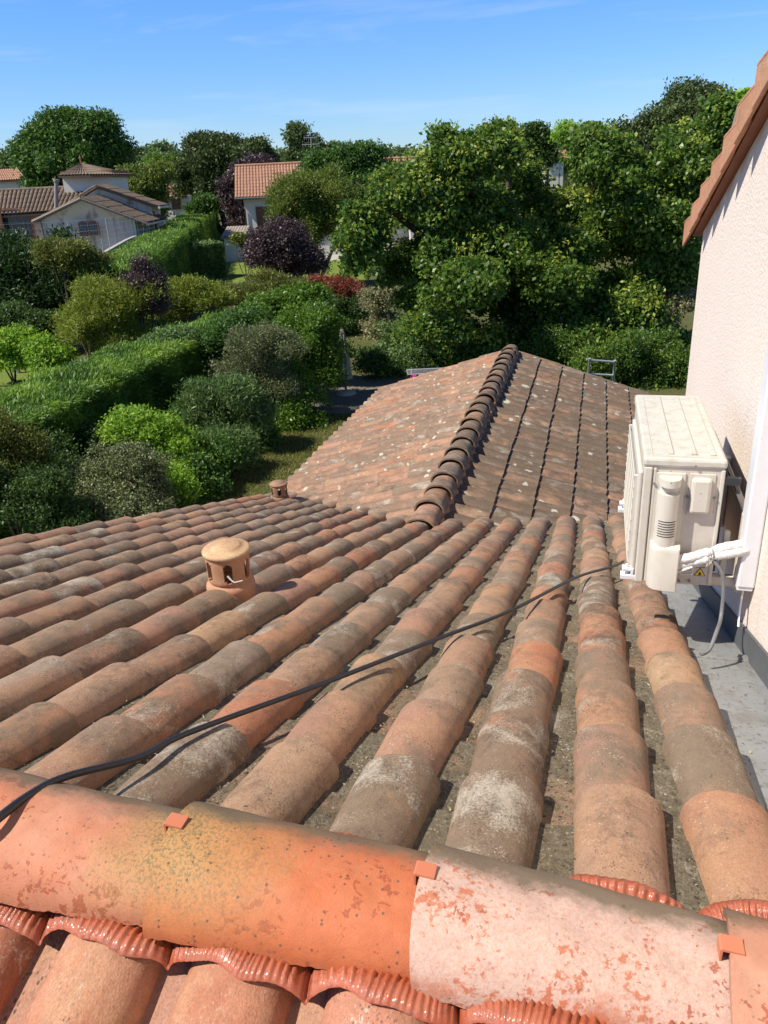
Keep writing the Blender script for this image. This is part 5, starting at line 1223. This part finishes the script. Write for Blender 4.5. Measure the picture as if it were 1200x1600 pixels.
# mesh fence + low wall between the bungalow and the clipped hedge
fw = [Z(140, 408, -2.3), Z(200, 374, -2.3), Z(276, 341, -2.5)]
fr_ = empty('garden_wall', E(fw[0][0], fw[0][1], GZ), label='pale rendered wall with a thin top running along the far side of the clipped hedge', cat='wall')
mb = MB()
for a, b_ in zip(fw[:-1], fw[1:]):
    dn = unit(np.array([-(b_-a)[1], (b_-a)[0], 0])); mb.prism([E(a[0], a[1], GZ), a, b_, E(b_[0], b_[1], GZ)], dn*0.18)
mb.build('wall_body', M_conc, fr_)
fe = empty('wire_fence', E(fw[0][0], fw[0][1], -2.4), label='tall see through wire mesh fence on posts in front of the grey bungalow', cat='fence')
pf = [Pw(-20, 352, 37.5), Pw(105, 346, 38.5), Pw(165, 341, 39.5), Pw(238, 332, 42)]
pf = [p for p in pf]
g = 0
for k, p in enumerate(pf[1:3] + [Pw(158, 372, 39.0)]):
    mb = MB(); mb.tube([p, E(p[0], p[1], GZ)], 0.028, 6); mb.build('post', M_mesh, fe, smooth=True)
mb = MB()
for a, b_ in zip(pf[:-1], pf[1:]):
    ln = np.linalg.norm(b_-a)
    for s in np.linspace(0, 1, int(ln/0.30)): p = a+(b_-a)*s; mb.tube([p, p-UP*1.9], 0.0035, 3, cap=False)
    for h in np.linspace(0, 1.9, 9): mb.tube([a-UP*h, b_-UP*h], 0.0035, 3, cap=False)
mb.build('wire_mesh', M_mesh, fe)
# ---- house with the bright red roof in the middle
d1 = 60.0
hr = empty('red_roof_house', at(520, 380, d1)*[1, 1, 0]+E(0, 0, GZ), label='house with a wide red tile roof partly hidden by trees, in the middle distance', cat='house')
A_, B_ = Pw(367, 261, d1+4.2), Pw(661, 247, d1+4.2); C2, D2 = Pw(367, 309.5, d1), Pw(700, 294, d1)
D2b = B_ + (C2-A_)
mb = MB(); corr(mb, A_, B_, C2, D2b, 62, 0.07, nrow=10); corr(mb, A_, B_, A_+(A_-C2)*[1, 1, -1], B_+(A_-C2)*[1, 1, -1], 50, 0.06); mb.build('roof', M_rfred, hr)
mb = MB(); mb.tube([A_+UP*.06, B_+UP*.06], 0.12, 8); mb.build('ridge', M_rfred, hr, smooth=True)
wa, wb_ = C2+R0*.5+HF*.6, D2b-R0*.5+HF*.6
mb = MB(); mb.prism([E(wa[0], wa[1], GZ), wa, wb_, E(wb_[0], wb_[1], GZ)], HF*6.5); 
mid = (A_+R0*.5)-UP*.12
mb.prism([wa, mid, mid+(mid-wa)*[1, 1, -1]], R0*.25)
mb.build('wall', M_wallw, hr)
mb = MB(); mb.tube([C2+UP*(-.06)-HF*.08, D2b-UP*.06-HF*.08], 0.075, 6); mb.build('gutter', M_slate, hr, smooth=True)
mb = MB(); mb.tube(smooth_pts([C2-HF*.08+R0*.1-UP*.1, C2+R0*.35+HF*.2-UP*.5, wa-HF*.08+R0*.05-UP*.8], 8)+[wa-HF*.08+R0*.05-UP*6], 0.045, 6); mb.build('downpipe', M_slate, hr, smooth=True)
mb = MB(); p = wa - HF*.03 + R0*1.25 - UP*1.75; mb.box(p, (0.9, .06, 2.2), M=np.array([R0, HF, UP]).T); mb.build('shutter', M_shut, hr)
mb = MB(); corr(mb, wa-R0*1.35-UP*1.9-HF*.2, wa+R0*.3-UP*1.9-HF*.2, wa-R0*1.6-UP*2.5-HF*2, wa+R0*.2-UP*2.5-HF*2, 8, 0.05)
lean = mb.build('lean_to_roof', corrmat('grey_lean_to_tile', (0.36, 0.31, 0.26), (0.44, 0.39, 0.33), (0.25, 0.2, 0.17)), hr)
mb = MB(); p0 = wa-R0*1.4-UP*2.5-HF*1.8; mb.prism([E(p0[0], p0[1], GZ), p0, p0+R0*1.4, E(*(p0+R0*1.4)[:2], GZ)], HF*1.6); mb.build('wall', M_wallw, hr)
# lower right wing of it
A3, B3, C3, D3 = Pw(640, 280, d1-1), Pw(700, 277, d1-1), Pw(640, 302, d1-3), Pw(700, 298, d1-3)
mb = MB(); corr(mb, A3, B3, C3, D3, 11, 0.06); mb.build('porch_roof', M_rfred, hr)
mb = MB(); mb.prism([E(*(C3+HF*.4)[:2], GZ), C3+HF*.4, D3+HF*.4-R0*.3, E(*(D3+HF*.4-R0*.3)[:2], GZ)], HF*2); mb.build('wall', M_wallw, hr)
# television aerial
an = empty('tv_aerial', Pw(486, 262, d1+4.2), label='thin television aerial standing on the red roof in front of the birch', cat='aerial')
mb = MB(); a_ = Pw(486, 262, d1+4.2); tp_ = Pw(486, 215, d1+4.2); mb.tube([a_-UP*.3, tp_], 0.028, 6); mb.build('mast', M_mesh, an)
mb = MB()
for dz_, ln in ((0, 0.9), (-0.45, 1.2)):
    c = tp_+UP*dz_; mb.tube([c-R0*ln*.6, c+R0*ln*.5], 0.018, 5)
    for q in np.linspace(-.55, .45, 7): mb.tube([c+R0*ln*q-UP*.16, c+R0*ln*q+UP*.16], 0.010, 4)
mb.build('antenna', M_mesh, an)
# ---- small far houses
def small_house(root_name, label, pA, pB, pC, pD, d, dd, roofm, wallm, ncol, win=None):
    r_ = empty(root_name, at((pA[0]+pB[0])/2, pC[1], d)*[1, 1, 0]+E(0, 0, GZ), label=label, cat='house')
    A, B, C_, D = Pw(*pA, d+dd), Pw(*pB, d+dd), Pw(*pC, d), Pw(*pD, d)
    mb = MB(); corr(mb, A, B, C_, D, ncol, 0.06); corr(mb, A, B, A+(A-C_)*[1, 1, -1], B+(B-D)*[1, 1, -1], ncol, 0.06, seg=2); mb.build('roof', roofm, r_)
    a, b_ = C_+HF*.4+R0*.4-UP*.05, D+HF*.4-R0*.4-UP*.05
    mb = MB(); mb.prism([E(a[0], a[1], GZ), a, b_, E(b_[0], b_[1], GZ)], HF*(dd*2-.8))
    for s in (0, 1):
        e = a if s == 0 else b_-R0*.2; t_ = (A if s == 0 else B)+R0*(.4 if s == 0 else -.6)-UP*.15; mb.prism([e, t_, t_+(t_-e)*[1, 1, -1]], R0*.2)
    mb.build('wall', wallm, r_)
    if win:
        for (px, py, w_, h_) in win:
            p = Pw(px, py, d); p = p + HF*(.36+float((a-p)@HF) - .4)
            m2 = MB(); m2.box(p, (w_, .08, h_), M=np.array([R0, HF, UP]).T); m2.build('shutter', M_shut, r_)
    return r_
small_house('cottage', 'small cream cottage with a low red brown roof beyond the end of the clipped hedge', (253, 290), (283, 288), (250, 309), (293, 306), 85, 4, M_rfred, M_wallw, 14, [(274, 319, 0.9, 1.0)])
small_house('far_house', 'distant pinkish house roof above the cream cottage', (254, 275), (278, 273), (252, 283), (280, 281), 120, 4, M_rfred, M_wallw, 14)
small_house('white_house', 'small white house with a red roof at the left picture edge behind the bungalow', (-25, 266), (28, 264), (-25, 284), (43, 280), 66, 4, M_rfred, M_wallw, 18)
small_house('hilltop_house', 'small distant house with a pinkish red roof against the sky, above the big leafy tree', (850, 233), (884, 231), (848, 249), (888, 247), 95, 4, M_rfred, M_wallw, 14, [(858, 254, 0.8, 1.0)])

# ================================================================== small things in the garden
pz = G(541, 618); pr = empty('folded_parasol', E(pz[0], pz[1], GZ), label='folded beige garden parasol standing at the edge of the terrace', cat='parasol')
ph_ = 1.75
mb = MB(); mb.tube([(pz[0], pz[1], GZ), (pz[0], pz[1], GZ+ph_)], 0.025, 8); mb.build('pole', M_bark, pr, smooth=True)
mb = MB(); P = []
for s in np.linspace(0, 1, 14):
    z = GZ+ph_-0.05 - s*1.25; r = 0.03 + 0.13*s**0.8; P.append([(pz[0]+r*(1+.28*math.cos(8*a))*math.cos(a), pz[1]+r*(1+.28*math.cos(8*a))*math.sin(a), z) for a in np.linspace(0, 2*PI, 64, endpoint=False)])
mb.grid(P, closed_v=True); mb.build('canopy', M_cloth, pr, smooth=True)
mb = MB(); mb.lathe((pz[0], pz[1], GZ+0.05), [(0.0, .10), (.06, .10), (.25, .05), (.27, .0)], 24); mb.build('base', M_conc, pr, smooth=True)
ca = onz(672, 572, GZ+0.92); ar = empty('clothes_airer', E(ca[0], ca[1], GZ), label='metal clothes airer with pink and blue washing behind the wing roof', cat='clothes airer')
zt = GZ+0.80
mb = MB(); Y1 = unit(HF); wd_, dp_ = 0.55, 0.25
q = [ca*[1, 1, 0]+E(0, 0, zt)+R0*a*wd_+HF*b_*dp_ for a, b_ in ((-1, -1), (1, -1), (1, 1), (-1, 1))]
for i in range(4): mb.tube([q[i], q[(i+1) % 4]], 0.014, 6)
for s in (-1, 1):
    c = ca*[1, 1, 0]+E(0, 0, 0); mb.tube([c+R0*s*wd_*.9-HF*.35+E(0, 0, GZ), c+R0*s*wd_*.8+HF*.2+E(0, 0, zt)], 0.014, 6); mb.tube([c+R0*s*wd_*.9+HF*.35+E(0, 0, GZ), c+R0*s*wd_*.8-HF*.2+E(0, 0, zt)], 0.014, 6)
for s in np.linspace(-.8, .8, 6): mb.tube([q[0]*.5*(1-s)+q[3]*.5*(1+s), q[1]*.5*(1-s)+q[2]*.5*(1+s)], 0.005, 4)
mb.build('frame', M_alu, ar)
def cloth(name, c, w_, h_, mat, label):
    mb = MB(); P = []
    for s in np.linspace(0, 1, 9): P.append([c + R0*(s-.5)*w_ + HF*(0.03*math.sin(s*9)*(1-v) if v < 1 else 0) - UP*h_*v + HF*0.02*math.sin(s*14+v*3) for v in np.linspace(0, 1, 6)])
    mb.grid(P); o = mb.build(name, mat, None, smooth=True, label=label, cat='clothes'); sm = o.modifiers.new('s', 'SOLIDIFY'); sm.thickness = 0.006
cloth('pink_garment', q[0]*.86+q[1]*.14-UP*.01, 0.20, 0.42, M_pinkc, 'bright pink garment hanging on the clothes airer')
cloth('blue_garment', q[0]*.35+q[1]*.65-UP*.01, 0.4, 0.40, M_bluec, 'blue garment hanging at the right on the clothes airer')
lp = G(28, 583); pl_ = empty('garden_lamp', E(lp[0], lp[1], GZ), label='short white bollard lamp on the neighbouring lawn at the left', cat='bollard lamp')
mb = MB(); mb.tube([(lp[0], lp[1], GZ), (lp[0], lp[1], GZ+0.30)], 0.085, 14); mb.build('post', M_wallw, pl_, smooth=True)
mb = MB(); mb.lathe((lp[0], lp[1], GZ+0.32), [(.085, -.02), (.11, .0), (.10, .04), (0, .06)], 16); mb.build('cap', M_wallw, pl_, smooth=True)
# ladder leaning on the far end of the wing
lt = [at(921, 560, 12.35), at(961, 563, 12.35)]
la = empty('ladder', E(lt[0][0], lt[0][1]+1.2, GZ), label='top of an aluminium ladder leaning against the far edge of the wing roof', cat='ladder')
foot = E(0.0, 1.1, 0)
for k in (0, 1):
    mb = MB(); top = lt[k]; bot = E(top[0], top[1]+1.1, GZ); mb.tube([bot, top], 0.020, 8); mb.build('rail', M_alu, la, smooth=True)
for i in range(9):
    mb = MB(); s = i*0.105+0.012; a = lt[0]+(E(lt[0][0], lt[0][1]+1.1, GZ)-lt[0])*s; b_ = lt[1]+(E(lt[1][0], lt[1][1]+1.1, GZ)-lt[1])*s
    mb.tube([a, b_], 0.017, 8); mb.build('rung', M_alu, la, smooth=True)
